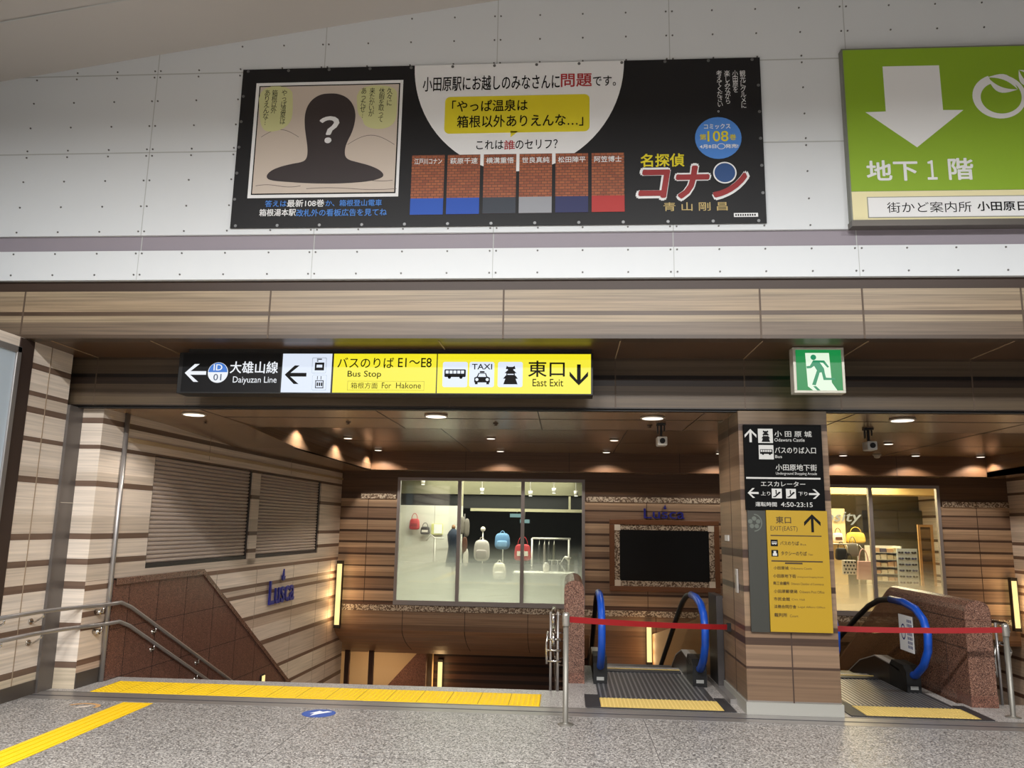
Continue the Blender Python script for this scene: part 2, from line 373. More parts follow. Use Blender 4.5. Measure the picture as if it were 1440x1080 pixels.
for x in JX: b.box(x-.003, x+.003, YF-.001, YF+.01, 3.97, 4.262)
b.k = 2
for k in range(len(JX)-1):
    for q in range(4):
        x = JX[k]+(JX[k+1]-JX[k])*q/4
        for z in (4.02, 4.235):
            for dx in ((-.03, .03) if q == 0 else (0,)): bolt(b, x+dx, YF, z)
structure(b, 'trim_white_band', [WHITE, JOINT, BOLT])
b = MB(); b.box(-10, 12, YF+.05, YF+.2, 3.853, 3.968); structure(b, 'trim_shadow_gap', DKWOOD)
b = MB(); b.box(-10, 12, YF, YF+.15, 3.39, 3.853); b.k = 1
FJ = [-7.7, -5.25, -2.81, -.59, 1.743, 2.648, 4.02, 6.4]
for x in FJ: b.box(x-.008, x+.008, YF-.002, YF+.02, 3.39, 3.853)
structure(b, 'wall_fascia', [FASCIA, mat('wood_joint', (84, 68, 54), .6)])
b = MB(); b.box(-10, 12, YF+.15, 8.05, 3.39, 3.5); b.k = 1
LJ = [-5.0, -4.0, -1.2, .49, 1.777, 2.714, 3.98, 6.2]
for x in LJ: b.box(x-.006, x+.006, YF+.1, 7.9, 3.386, 3.395)
structure(b, 'ceiling_soffit', [SOFFIT, mat('soffit_joint', (150, 126, 98), .6)])
b = MB(); b.box(-5.3, 9, YLN, 8.05, 2.875, 3.39); b.k = 1
for x in LJ: b.box(x-.007, x+.007, YLN-.002, YLN+.02, 2.88, 3.39)
b.k = 2; b.box(-5.3, 9, YLN+.03, 8.02, 2.855, 2.875)
structure(b, 'wall_lintel', [LINTEL, mat('wood_joint', (40, 30, 22), .6), BLACK])
# sloping hall ceiling running out over the viewer
b = MB(); xs = [-12, -9, -6, -4, -2, 0, 2, 5, 8, 14]
for i in range(len(xs)-1):
    x0, x1 = xs[i], xs[i+1]
    b.smooth = True; b.quad((x0, YF+.1, vault(x0)), (x1, YF+.1, vault(x1)), (x1, -9, vault(x1)), (x0, -9, vault(x0))); b.smooth = False
b.k = 1
for y in (6.2, 3.5): b.quad((-12, y, vault(-12)-.002), (-4, y, vault(-4)-.002), (-4, y-.012, vault(-4)-.002), (-12, y-.012, vault(-12)-.002))
structure(b, 'ceiling', [mat('hall_ceiling', (186, 180, 174), .7), JOINT])
# near left wall, metal shutter guide and inner left wall
WJ = mat('wood_joint_pale', (150, 130, 108), .6)
b = MB(); b.box(XL-.2, XL, -3, 7.78, 0, 3.39); b.k = 1; b.box(XL-.001, XL+.004, 7.43, 7.44, .1, 3.39); b.box(XL-.001, XL+.004, 5.2, 5.21, .1, 3.39); b.k = 2; b.box(XL-.1, XL+.012, -3, 7.78, 0, .13)
structure(b, 'wall_left', [LWOOD, WJ, mat('dark_baseboard', (72, 64, 58), .35)])
b = MB(); b.box(XL-.1, XL+.01, 6.96, 7.16, .0, 3.385); structure(b, 'trim_wall_column', mat('bronze_column', (74, 60, 54), .4, .4))
b = MB(); b.box(XL-.2, XL+.02, 7.78, 8.03, 0, 2.86); b.box(XL+.02, XL+.03, 7.78, 7.81, 0, 2.86); b.k = 1; b.box(XL+.019, XL+.024, 7.78, 8.03, 1.85, 1.856)
structure(b, 'trim_shutter_guide', [mat('guide_steel', (112, 106, 102), .45, .55), CHROME])
TH = math.radians(2.36); WA = Vector((-4.95, 8.03, 0)); WD = Vector((math.sin(TH), math.cos(TH), 0)); WN = Vector((math.cos(TH), -math.sin(TH), 0))
LROT = PI/2-TH
def wl(s, z=0, out=0):                       # point on the inner left wall: s metres along it, out metres off it
    p = WA+WD*s+WN*out; return Vector((p.x, p.y, z))
def on_left(name, label, cat, s, z, group=None):
    p = wl(s, z); return thing(name, label, cat, p, LROT, group)
def wallbox(b, s0, s1, z0, z1, o0, o1):
    p = [wl(s, z, o) for z in (z0, z1) for s, o in ((s0, o0), (s1, o0), (s1, o1), (s0, o1))]
    b.mesh(p, [(0, 3, 2, 1), (4, 5, 6, 7), (0, 1, 5, 4), (1, 2, 6, 5), (2, 3, 7, 6), (3, 0, 4, 7)])
SY = lambda y: (y-8.03)/math.cos(TH)
b = MB(); b.quad((XL, 8.03, 0), (-4.95, 8.03, 0), (-4.95, 8.03, 2.86), (XL, 8.03, 2.86))
S1, S2, S3, S4 = SY(9.10), SY(11.82), SY(12.1), SY(14.83)
SEND = SY(16.6)
for s0, s1, z0, z1 in ((0, S1, 1.05, 2.9), (S1, S4, 2.45, 2.9), (S2, S3, 1.05, 2.45), (S4, SEND, 1.05, 2.9), (S1, S4, 1.05, 1.13)):
    wallbox(b, s0, s1, z0, z1, -.2, 0)
b.k = 1; wallbox(b, 0, SEND, -3.7, 1.05, -.2, 0)
b.k = 2
for s in (SY(8.6), SY(10.9), SY(12.2), SY(13.7), SY(14.9), SY(15.6)):
    wallbox(b, s, s+.008, -1.8, 1.0, -.01, .002)
for s in (SY(10.4), SY(13.3)): wallbox(b, s, s+.008, 2.5, 2.86, -.01, .002)
b.k = 3; wallbox(b, 0, SY(8.42), 0, .15, -.01, .012)
b.k = 4; wallbox(b, SY(8.44), SEND, 2.555, 2.60, -.01, .02)
structure(b, 'wall_inner_left', [LWOOD, LWOOD_LOW, WJ, mat('dark_baseboard', (72, 64, 58), .35), mat('pale_ledge', (196, 172, 136), .5)])
b = MB(); b.tube([wl(SY(8.42), -.05, .03), wl(SY(8.42), 2.86, .03)], .026, 14); structure(b, 'trim_pole', STEEL)
# granite dado beside the stair
def dado_poly(): return [(SY(8.46), -3.6), (SY(8.46), 1.04), (SY(10.39), 1.04), (SY(13.7), -.99), (SY(16.1), -2.45), (SY(16.1), -3.6)]
b = MB(); pts = dado_poly()
b.mesh([wl(s, z, 0) for s, z in pts]+[wl(s, z, .05) for s, z in pts], [tuple(range(6, 12))]+[(i, (i+1) % 6, 6+(i+1) % 6, 6+i) for i in range(6)])
b.k = 1
top = [(SY(8.46), 1.04), (SY(10.39), 1.04), (SY(16.1), -2.45)]
for (s0, z0), (s1, z1) in zip(top, top[1:]):
    b.mesh([wl(s0, z0-.05, .0), wl(s1, z1-.05, .0), wl(s1, z1+.02, .0), wl(s0, z0+.02, .0), wl(s0, z0-.05, .07), wl(s1, z1-.05, .07), wl(s1, z1+.02, .07), wl(s0, z0+.02, .07)],
           [(4, 5, 6, 7), (3, 2, 6, 7), (0, 1, 5, 4)])
b.k = 2
for k, s in enumerate((SY(8.75), SY(9.35), SY(10.0), SY(10.75), SY(11.5), SY(12.2))):
    zt = 1.0 if s < SY(10.39) else 1.0-(s-SY(10.39))*.61; wallbox(b, s, s+.006, -1.6, zt-.02, .045, .052)
for z in (.52, .0, -.55):
    se = SY(10.39)+(1.0-z)/.61; wallbox(b, SY(8.46), se-.05, z, z+.006, .045, .052)
structure(b, 'wall_stair_dado', [GRDARK, GRANITE, mat('granite_joint', (44, 32, 28), .7)])

# back wall with two shop openings, curved soffit over the stair well
YB = 16.05
b = MB()
W1 = (-3.45, .37, .10, 2.63); W2 = (4.6, 7.27, .10, 2.60)
for x0, x1, z0, z1 in ((-5.0, W1[0], -.39, 3.2), (W1[0], W1[1], -.39, W1[2]), (W1[0], W1[1], W1[3], 3.2), (W1[1], W2[0], -.39, 3.2), (W2[0], W2[1], -.39, W2[2]), (W2[0], W2[1], W2[3], 3.2), (W2[1], 9, -.39, 3.2)):
    b.box(x0, x1, YB, YB+.16, z0, z1)
b.box(.45, 1.75, YB-.02, YB+.1, -3.6, -.39); b.k = 1
for x in (-4.05, W1[0]+.0, 1.6, 3.6, 7.95): b.box(x-.006, x+.006, YB-.002, YB+.01, .12, 2.2)
for x in (-3.25, -2.0, -.75, .5, 1.75, 3.0, 4.3, 5.6, 6.9): b.box(x-.006, x+.006, YB-.002, YB+.01, -.39, -.02)
structure(b, 'wall_back', [BWOOD, mat('back_joint', (62, 44, 34), .6)])
b = MB(); pr = [(YB, -.39), (YB+.06, -.46), (YB+.18, -.55), (YB+.38, -.66), (YB+.65, -.77), (YB+1.1, -.92), (YB+1.9, -1.12), (YB+1.9, -.2), (YB+.1, -.2), (YB+.1, -.385)]
b.prism(pr, 'x', -5.0, .45); b.k = 1
for x in (-3.25, -2.0, -.75): b.prism([(YB-.003, -.39), (YB+.057, -.463), (YB+.177, -.553), (YB+.377, -.663), (YB+.647, -.773), (YB+1.1, -.923), (YB+1.1, -.88), (YB+.18, -.53)], 'x', x-.006, x+.006)
structure(b, 'ceiling_stair_soffit', [wood('stair_soffit_wood', -2, 0, [(-2, (186, 138, 98))], .4, .25), mat('back_joint', (62, 44, 34), .6)])
for nm, x0, x1 in (('trim_mosaic_left', -4.62, W1[1]), ('trim_mosaic_middle', W1[1], W2[0]), ('trim_mosaic_right', W2[0], 8.56)):
    structure(MB().box(x0, x1, YB-.02, YB, -.02, .09), nm, ORNA)
for nm, x0, x1 in (('trim_mosaic_upper_left', -4.2, W1[0]-.03), ('trim_mosaic_upper_middle', W1[1]+.03, W2[0]-.03), ('trim_mosaic_upper_right', W2[1]+.05, 8.56)):
    structure(MB().box(x0, x1, YB-.02, YB, 2.19, 2.29), nm, ORNA)
# right wall
b = MB(); b.box(XR, XR+.2, 7.9, 20, 1.05, 3.2); b.k = 1; b.box(XR, XR+.2, 7.9, 20, -3.7, 1.05)
structure(b, 'wall_right', [LWOOD, LWOOD_LOW])
# ceilings under the deck
b = MB(); b.box(-3.9, XR, 8.05, 9.58, 2.86, 2.95); b.k = 1
b.box(-5.2, XR, 8.63, 8.645, 2.857, 2.87)
for x in (-3.9, -2.0, -.3, 1.4, 2.9, 4.9, 6.6): b.box(x-.004, x+.004, 8.05, 9.58, 2.857, 2.87)
b.box(-3.9, XR, 9.56, 9.58, 2.86, 3.13)
structure(b, 'ceiling_front_strip', [CEILW, mat('ceiling_joint', (40, 30, 22), .6)])
b = MB(); b.prism([(8.05, 2.86), (9.2, 2.85), (11.2, 2.75), (YB, 2.75), (YB, 2.84), (8.05, 2.95)], 'x', -5.2, -3.9); structure(b, 'ceiling_soffit_left', [CEILW, CEILW])
b = MB(); b.box(-3.9, XR, 15.6, YB, 2.75, 2.84); structure(b, 'ceiling_soffit_back', CEILW)
b = MB(); b.prism([(9.58, 2.86), (9.8, 2.85), (11.2, 2.75), (15.6, 2.75), (15.6, 2.84), (9.58, 2.95)], 'x', 7.95, XR); structure(b, 'ceiling_soffit_right', CEILW)
b = MB(); b.prism([(9.58, 2.84), (11.2, 2.75), (15.6, 2.75), (15.6, 3.14), (9.58, 3.14)], 'x', -3.98, -3.9); b.box(-3.9, 7.95, 15.55, 15.63, 2.75, 3.14); b.prism([(9.58, 2.84), (11.2, 2.75), (15.6, 2.75), (15.6, 3.14), (9.58, 3.14)], 'x', 7.95, 8.03); b.k = 1
for x in (-2.0, .05, 2.2, 4.3, 6.3): b.box(x-.005, x+.005, 15.547, 15.56, 2.75, 3.12)
structure(b, 'wall_recess_bulkhead', [BULK, mat('back_joint', (62, 44, 34), .6)])
b = MB(); b.box(-3.98, 8.03, 9.5, 15.65, 3.12, 3.2); b.k = 1
for x in (-1.9, .9, 3.4, 6.0): b.box(x-.004, x+.004, 9.58, 15.55, 3.117, 3.13)
for y in (11.6, 13.6): b.box(-3.9, 7.95, y-.004, y+.004, 3.117, 3.13)
structure(b, 'ceiling_recess', [CEILW, mat('ceiling_joint', (40, 30, 22), .6)])
# pillar
b = MB(); b.box(1.70, 2.56, YLN, 8.95, .11, 2.86); b.k = 1
b.box(2.12, 2.132, YLN-.002, YLN+.01, .11, .74); b.box(1.698, 1.71, 8.36, 8.375, .11, 2.86); b.k = 2; b.box(1.685, 2.575, YLN-.015, 8.96, 0, .11)
structure(b, 'wall_pillar', [PWOOD, mat('back_joint', (62, 44, 34), .6), mat('plinth_steel', (168, 166, 158), .4, .3)])
b = MB(); b.box(1.63, 1.70, 8.97, 9.45, 0, .98); b.k = 1; b.box(1.62, 1.70, 8.3, 9.6, 0, .05)
structure(b, 'trim_steel_cladding', [DSTEEL, STEEL])
b = MB(); b.prism([(9.45, -3.6), (9.45, .9), (10.6, .55), (YB, -.35), (YB, -3.6)], 'x', 1.66, 1.86)
structure(b, 'wall_escalator_side', mat('side_panel_beige', (182, 142, 100), .5))
b = MB(); b.prism([(9.45, -3.6), (9.45, .9), (10.6, .55), (YB, -.35), (YB, -3.6)], 'x', 2.5, 2.64)
structure(b, 'wall_escalator_far_side', mat('side_panel_beige', (182, 142, 100), .5))
# granite balustrade walls
def gran_wall(name, x0, x1, y0, y1, h):
    r = (x1-x0)*.42; b = MB(); n = 6
    sec = [(x0, -.0), (x1, -.0)]+[((x0+x1)/2+(x1-x0)/2*math.cos(t)*1.0, h-r+r*math.sin(t)) for t in [PI*i/n for i in range(n+1)]]
    path = [(y0, 0), (y1, 0), (y1+6.2, -3.55)]; k = len(sec); vs = []
    for i, (y, dz) in enumerate(path): vs += [(x, y, z+dz-(1.2 if (i and z < .01) else 0)) for x, z in sec]
    b.mesh(vs, [tuple(range(k))]+[tuple(range(3*k-1, 2*k-1, -1))]+[(i*k+j, i*k+(j+1) % k, (i+1)*k+(j+1) % k, (i+1)*k+j) for i in range(2) for j in range(k)])
    b.k = 1
    b.box(x0-.002, x1+.002, y0-.003, y0+.02, h-.20, h-.193); b.box(x0-.002, x1+.002, y0-.006, y0+.3, 0, .11)
    b.k = 2
    for y in (y0+.45, y0+1.2): b.box(x0-.002, x0+.01, y, y+.006, .12, h-.2)
    b.box(x0-.002, x0+.01, y0, y1, .55, .556); b.box(x0-.002, x0+.01, y0, y1, h-.2, h-.194)
    structure(b, name, [GRANITE, GRDARK, mat('granite_joint', (44, 32, 28), .7)])
gran_wall('wall_granite_centre', -.02, .205, 9.12, 10.6, 1.10)
gran_wall('wall_granite_right', 4.015, 4.27, 8.52, 10.5, 1.03)
# lower hall seen under the soffit
LOWW = wood('lower_boards', -3.6, 0, [(-3.6, (84, 56, 40)), (-2.1, (52, 34, 26)), (-2.02, (92, 62, 46)), (-1.9, (52, 34, 26)), (-1.84, (86, 58, 42)), (-1.7, (52, 34, 26)), (-1.64, (92, 62, 46)), (-1.5, (46, 30, 24)), (-1.44, (88, 60, 44)), (-1.3, (46, 30, 24))], .4, .25)
structure(MB().box(-3.9, 8.6, 20, 20.2, -3.6, -.2), 'wall_lower_back', LOWW)
structure(MB().box(-9, -3.2, 19.6, 19.8, -3.6, -.2), 'wall_lower_beige', mat('lower_beige', (206, 176, 132), .6))
b = MB(); b.prism([(-3.45, -1.25), (-3.3, -1.25), (-3.3, -3.6), (-5.6, -3.6)], 'y', 19.3, 19.5); structure(b, 'wall_lower_granite', GRDARK)
for i, x in enumerate((-4.75, -4.22)): structure(MB().box(x-.05, x+.05, 17.6, 17.7, -3.6, -.9), 'trim_lower_post_%d' % (i+1), mat('post_brown', (96, 62, 40), .5))
structure(MB().box(-9, 9, 17.9, 21, -.9, -.7), 'ceiling_lower_hall', mat('lower_ceiling', (120, 92, 66), .6))
# ================================================================ SIGNS
RED = mat('print_red', (176, 40, 44), .6); BLUE = mat('print_blue', (74, 134, 214), .6); YEL = mat('print_yellow', (224, 208, 28), .6)
BANNER = mat('banner_black', (22, 21, 23), .5, spec=.35); MANGA = mat('print_beige', (206, 192, 178), .6); BUB = mat('print_pale_green', (208, 208, 150), .6)
PY = 7.0
p = thing('advertising_banner', 'long black vinyl advertising banner with six portrait cards bolted to the white wall', 'banner', (-.71, YF, 4.477))
MB().box(-3.253, 1.829, PY, PY+.012, 4.477, 6.152).build('banner_sheet', BANNER, p)
for x, z in [(-3.2+i*.413, z) for i in range(13) for z in (4.50, 6.13)]+[(x, 4.5+i*.272) for i in range(1, 6) for x in (-3.23, 1.805)]:
    MB().prism(disc(x, z, .015, n=10), 'y', PY-.004, PY).build('eyelet', mat('eyelet', (120, 120, 120), .4, .8), p)
for x0 in (0,):
    c = at(729, 91, PY); rx = bx((582, 90, 876, 92), PY); rx = (rx[1]-rx[0])/2; rz = c.z-at(729, 243, PY).z
    ez = 6.151
    poly = [(c.x-rx, ez), (c.x+rx, ez)][::-1]+[(c.x+rx*math.cos(t), ez+rz*math.sin(t)) for t in [PI+PI*i/40 for i in range(1, 40)]]
    flat(p, 'white_arc', poly, PY, PAPER)
Y1, Y2, Y3 = PY-.0016, PY-.0032, PY-.0048
# left picture
o = bx((354.5, 115, 563.5, 277.5), PY); flat(p, 'picture_border', rect(o), PY, PAPER)
i_ = (o[0]+.045, o[1]-.04, o[2]+.045, o[3]-.045); flat(p, 'picture_outline', rect((i_[0]-.012, i_[1]+.012, i_[2]-.012, i_[3]+.012)), Y1, INK)
flat(p, 'picture', rect(i_), Y2, MANGA)
def crop(px, py): return at(320+px/3.79, 80+py/3.79, PY)
flat(p, 'speech_bubble', smooth_poly([(v.x, v.z) for v in [crop(*q) for q in ((168, 160), (345, 158), (350, 250), (345, 340), (300, 385), (240, 402), (190, 395), (170, 330))]], 2), Y3, BUB)
flat(p, 'speech_bubble', smooth_poly([(v.x, v.z) for v in [crop(*q) for q in ((690, 155), (903, 153), (905, 250), (900, 340), (860, 380), (790, 388), (730, 370), (720, 330), (690, 300))]], 2), Y3, BUB)
sil = [(590, 198), (550, 196), (500, 200), (455, 225), (425, 265), (412, 315), (412, 370), (418, 420), (425, 465), (428, 510), (422, 545), (400, 562), (340, 572), (270, 590), (225, 612), (205, 640), (225, 660), (320, 668), (430, 675), (540, 677), (650, 674), (750, 665), (815, 650), (836, 632), (815, 605), (760, 580), (690, 562), (645, 550), (626, 530), (626, 490), (640, 450), (664, 405), (680, 350), (684, 300), (668, 250), (635, 215)]
flat(p, 'silhouette', smooth_poly([(v.x, v.z) for v in [crop(*q) for q in sil]], 2), Y3, mat('print_dark_brown', (52, 42, 42), .5))
for k, (x0, x1, y, a) in enumerate(((150, 390, 690, 6), (420, 900, 705, 5), (640, 880, 660, 4), (180, 380, 430, 40), (640, 890, 470, 50))):
    b = MB(); pts = [crop(x0+(x1-x0)*t/14, y-a*math.sin(t/14*PI*(2 if k < 3 else 1))) for t in range(15)]
    for q0, q1 in zip(pts, pts[1:]): b.quad((q0.x, Y3, q0.z), (q1.x, Y3, q1.z), (q1.x, Y3, q1.z+.006), (q0.x, Y3, q0.z+.006))
    b.build('drawn_line', mat('print_line', (110, 96, 92), .6), p)
YT = PY-.0066
text('？', bx((450, 165, 476, 201), PY), YT, PAPER, p, bold=.05)
for s, x, y0, y1 in (('久々に', 548, 124, 149), ('休暇を取って', 536.5, 124, 172), ('来たかいが', 523, 124, 164), ('あったぜ⋮', 511, 124, 166)):
    text(s, bx((x-4, y0, x+4, y1), PY), YT, INK, p, vertical=True)
for s, x, y0, y1 in (('やっぱ温泉は', 399, 127, 175), ('箱根以外', 386, 127, 160), ('ありえんな⋮', 375, 127, 176)):
    text(s, bx((x-4, y0, x+4, y1), PY), YT, INK, p, vertical=True)
for s, bb, m in (('答えは', (373, 282, 403, 291), BLUE), ('最新108巻', (404, 281, 456, 291), PAPER), ('か、箱根登山電車', (458, 281, 537, 290), BLUE), ('箱根湯本駅', (365, 294, 416, 304), PAPER), ('改札外の看板広告を見てね', (417, 294, 544, 304), BLUE)):
    text(s, bx(bb, PY), PY-.001, m, p, bold=.022)
# middle
for s, bb, m, bo in (('小田原駅にお越しのみなさんに', (595, 106.5, 787, 127), INK, .015), ('問題', (789, 104, 832, 122), RED, .03), ('です。', (834, 107, 866, 121), INK, .012), ('これは', (670, 197.5, 708, 210), INK, .012), ('誰', (709, 197.5, 724, 210.5), RED, .02), ('のセリフ？', (725, 196.5, 784, 209.5), INK, .012)):
    text(s, bx(bb, PY), Y1, m, p, bold=bo)
sb = bx((625.5, 134.5, 829, 186.5), PY)
flat(p, 'yellow_bubble', rrect(sb, .05), Y1, YEL)
t0, t1, t2 = at(718, 186, PY), at(729, 186, PY), at(718, 193, PY)
flat(p, 'bubble_tail', [(t0.x, t0.z+.01), (t2.x, t2.z), (t1.x, t1.z+.01)], Y1, YEL)
text('「やっぱ温泉は', bx((636, 141, 742, 157), PY), Y2, INK, p, bold=.018)
text('箱根以外ありえんな…」', bx((643, 161.5, 820, 178.5), PY), Y2, INK, p, bold=.018)
BRICK = brick('brick_print', (168, 92, 52), (140, 70, 40), (96, 56, 36), 9)
names = ('江戸川コナン', '萩原千速', '横溝重悟', '世良真純', '松田陣平', '阿笠博士')
cols = ((36, 84, 180), (34, 80, 176), (56, 62, 72), (150, 152, 158), (44, 48, 92), (176, 52, 50))
for k, x0 in enumerate((578, 628.5, 679.5, 730, 781, 832)):
    bb = bx((x0, 218.4-k*.7, x0+46, 302-k*.8), PY); card = flat(p, 'portrait_card', rect(bb), Y1, BRICK)
    flat(card, 'plain_colour_block', rect((bb[0], bb[1], bb[2], bb[2]+(bb[3]-bb[2])*.27)), Y2, mat('card_colour_%d' % k, cols[k], .6))
    w_ = bb[1]-bb[0]; text(names[k], (bb[0]+w_*.08, bb[1]-w_*.08, bb[3]-.095, bb[3]-.035), Y2, PAPER, card, bold=.02)
# right
for s, x, y0, y1 in (('観光にグルメに', 1045, 99, 152), ('小田原を', 1034, 99, 130), ('楽しみながら', 1023, 99, 146), ('考えてください。', 1012, 99, 158)):
    text(s, bx((x-4, y0, x+4, y1), PY), PY-.001, PAPER, p, vertical=True)
c = at(1010, 194, PY); rr = bx((977.5, 193, 1043, 195), PY); rr = (rr[1]-rr[0])/2
flat(p, 'blue_circle', disc(c.x, c.z, rr, rr*.98), PY, BLUE)
for s, bb, m in (('コミックス', (990, 174.5, 1027, 181.5), PAPER), ('第', (984, 189, 993, 197), YEL), ('108', (995, 184.5, 1024, 199), YEL), ('巻', (1026, 189, 1035, 197), YEL), ('4月8日◯発売!', (984, 202, 1038, 210), PAPER)):
    text(s, bx(bb, PY), Y1, m, p, bold=.03)
text('名探偵', bx((901, 216.5, 962, 234.5), PY), PY-.001, YEL, p, bold=.04)
text('コナン', bx((897, 233, 1051, 280), PY), PY-.001, PAPER, p, bold=.13, shear=.18)
text('コナン', bx((899, 235, 1049, 278), PY), PY-.0052, mat('title_red', (150, 34, 36), .5), p, bold=.075, shear=.18)
c = at(1019, 243.5, PY); flat(p, 'globe_rim', disc(c.x, c.z, .108), PY-.009, PAPER); flat(p, 'globe', disc(c.x, c.z, .095), PY-.0106, mat('globe_blue', (34, 74, 130), .5))
text('青 山 剛 昌', bx((933, 284.5, 1023, 296.5), PY), PY-.001, mat('print_gold', (196, 172, 112), .5), p, bold=.012)
flat(p, 'caption_strip', rect(bx((1032, 299.5, 1066, 305), PY)), PY, PAPER)
b = MB(); q = bx((1034, 301, 1064, 303.6), PY)
for i in range(9): b.box(q[0]+(q[1]-q[0])*i/9, q[0]+(q[1]-q[0])*(i+.6)/9, Y1-.0006, Y1, q[2], q[3])
b.build('caption_marks', INK, p)

# green direction sign
GY = 6.94
p = thing('direction_sign', 'large green sign with a white down arrow on the upper white wall', 'sign', (3.9, YF, 4.40))
gx0, gx1 = 2.57, 5.55
MB().box(gx0, gx1, GY, YF-.002, 4.46, 6.18).build('sign_box', mat('sign_edge', (120, 122, 112), .4, .3), p)
MB().box(gx0-.01, gx1, GY-.03, YF-.002, 4.405, 4.462).build('bottom_lip', mat('sign_lip', (92, 86, 80), .4, .3), p)
gt = at(1300, 268, GY).z
flat(p, 'green_face', rect((gx0+.012, gx1, gt, 6.165)), GY, GREEN); flat(p, 'cream_face', rect((gx0+.012, gx1, 4.463, gt-.003)), GY, CREAM)
def gc(px, py): v = at(1160+px/3.857, 60+py/3.857, GY); return (v.x, v.z)
flat(p, 'arrow', [gc(*q) for q in ((312, 130), (618, 124), (640, 366), (750, 366), (500, 568), (220, 378), (330, 374))][::-1], GY-.0016, PAPER)
text('地下', bx((1219, 226, 1290, 254), GY), GY-.0016, PAPER, p, bold=.045)
text('１', bx((1304, 226, 1317, 252.5), GY), GY-.0016, PAPER, p, bold=.03); text('階', bx((1334, 223, 1368, 252.5), GY), GY-.0016, PAPER, p, bold=.045)
q = bx((1221, 277, 1440, 304.5), GY); flat(p, 'notice_strip_edge', rect((q[0]-.008, gx1-.05, q[2]-.008, q[3]+.008)), GY-.0016, mat('strip_edge', (150, 150, 140), .6)); flat(p, 'notice_strip', rect((q[0], gx1-.058, q[2], q[3])), GY-.0032, PAPER)
text('街かど案内所', bx((1247, 284, 1366, 299), GY), GY-.0048, INK, p); text('小田原日', bx((1374, 283.5, 1443, 296.5), GY), GY-.0048, INK, p, bold=.03)
lg = MB(); cx, cz = gc(945, 292); ro = gc(1060, 0)[0]-cx; rn = 40; V = []
for i in range(rn+1):
    t = math.radians(110+330*i/rn); k = max(.0, 1-i/rn*1.5); V.append(((cx+ro*math.cos(t), cz+ro*.93*math.sin(t)), (cx+(ro*(.83-.2*k))*math.cos(t)+k*.0, cz+ro*.93*(.83-.2*k)*math.sin(t))))
for (a0, b0), (a1, b1) in zip(V, V[1:]): lg.mesh([(a0[0], GY-.003, a0[1]), (a1[0], GY-.003, a1[1]), (b1[0], GY-.003, b1[1]), (b0[0], GY-.003, b0[1])], [(0, 1, 2, 3)])
def leaf(a, b_, wd, hole):
    ax, az = gc(*a); bxx, bz = gc(*b_); n = 10; L_, R_ = [], []
    for i in range(n+1):
        t = i/n; h = wd*math.sin(PI*t); nx, nz = -(bz-az), (bxx-ax); q_ = math.hypot(nx, nz); L_.append((ax+(bxx-ax)*t+nx/q_*h, az+(bz-az)*t+nz/q_*h)); R_.append((ax+(bxx-ax)*t-nx/q_*h, az+(bz-az)*t-nz/q_*h))
    for i in range(n):
        for S_ in (L_, R_):
            m0 = (ax+(bxx-ax)*i/n, az+(bz-az)*i/n); m1 = (ax+(bxx-ax)*(i+1)/n, az+(bz-az)*(i+1)/n)
            f0 = (S_[i][0]*(1-hole)+m0[0]*hole, S_[i][1]*(1-hole)+m0[1]*hole); f1 = (S_[i+1][0]*(1-hole)+m1[0]*hole, S_[i+1][1]*(1-hole)+m1[1]*hole)
            lg.mesh([(S_[i][0], GY-.005, S_[i][1]), (S_[i+1][0], GY-.005, S_[i+1][1]), (f1[0], GY-.005, f1[1]), (f0[0], GY-.005, f0[1])], [(0, 1, 2, 3)])
leaf((880, 190), (1045, 255), .095, .6); leaf((1050, 150), (1150, 240), .08, .6)
lg.build('sprout_emblem', PAPER, p)

# hanging illuminated sign
HY = 7.45
def em(n, rgb, s): return mat(n, rgb, .4, emit=s)
LYEL, LWHT, LTXT = em('lit_yellow', (250, 238, 30), .95), em('lit_white', (226, 236, 252), .95), em('lit_lettering', (240, 244, 250), .95)
p = thing('illuminated_hanging_sign', 'long lit guide sign, black, white and yellow, hanging under the soffit', 'sign', (-1.8, HY+.1, 2.94))
MB().box(-3.79, .237, HY+.03, HY+.24, 3.345, 3.39).build('mounting_box', BLACK, p)
MB().box(-3.87, .25, HY, HY+.22, 2.935, 3.348).build('sign_case', BLACK, p, bevel=.004)
pa = [bx((256, 499, 394.5, 551), HY), bx((396.5, 498, 466, 552), HY), bx((468.5, 498.5, 613.5, 552.5), HY), bx((615, 499, 831, 553), HY)]
zz0, zz1 = 2.948, 3.337
for q, n, m in ((pa[1], 'white_panel', LWHT), (pa[2], 'yellow_panel', LYEL), (pa[3], 'yellow_panel', LYEL)): flat(p, n, rect((q[0], q[1], zz0, zz1)), HY, m)
flat(p, 'black_panel', rect((pa[0][0], pa[0][1], zz0, zz1)), HY, mat('sign_black', (10, 10, 13), .4, spec=.25))
H1, H2, H3 = HY-.0016, HY-.0032, HY-.0048
def arr(bb, Y, m, ang, par, wf=1., t=.2, name='arrow'):
    q = bx(bb, Y); cx, cz, w_, h_ = (q[0]+q[1])/2, (q[2]+q[3])/2, q[1]-q[0], q[3]-q[2]
    if ang % 180: w_, h_ = h_, w_
    return flat(par, name, arrow(cx, cz, w_, h_, ang, t), Y, m)
def arrp(bb, Y, m, ang, par, **k): return arr(bb, Y, m, ang, par, **k)
q = arr((260, 512, 290, 537), HY, LTXT, 90, p); q.location.y -= .0016
q = arr((400.5, 514, 431, 540), HY, INK, 90, p); q.location.y -= .0016
q = arr((801, 512.5, 827, 542), HY, INK, 180, p); q.location.y -= .0016
c = at(306.6, 524, HY); r_ = .103
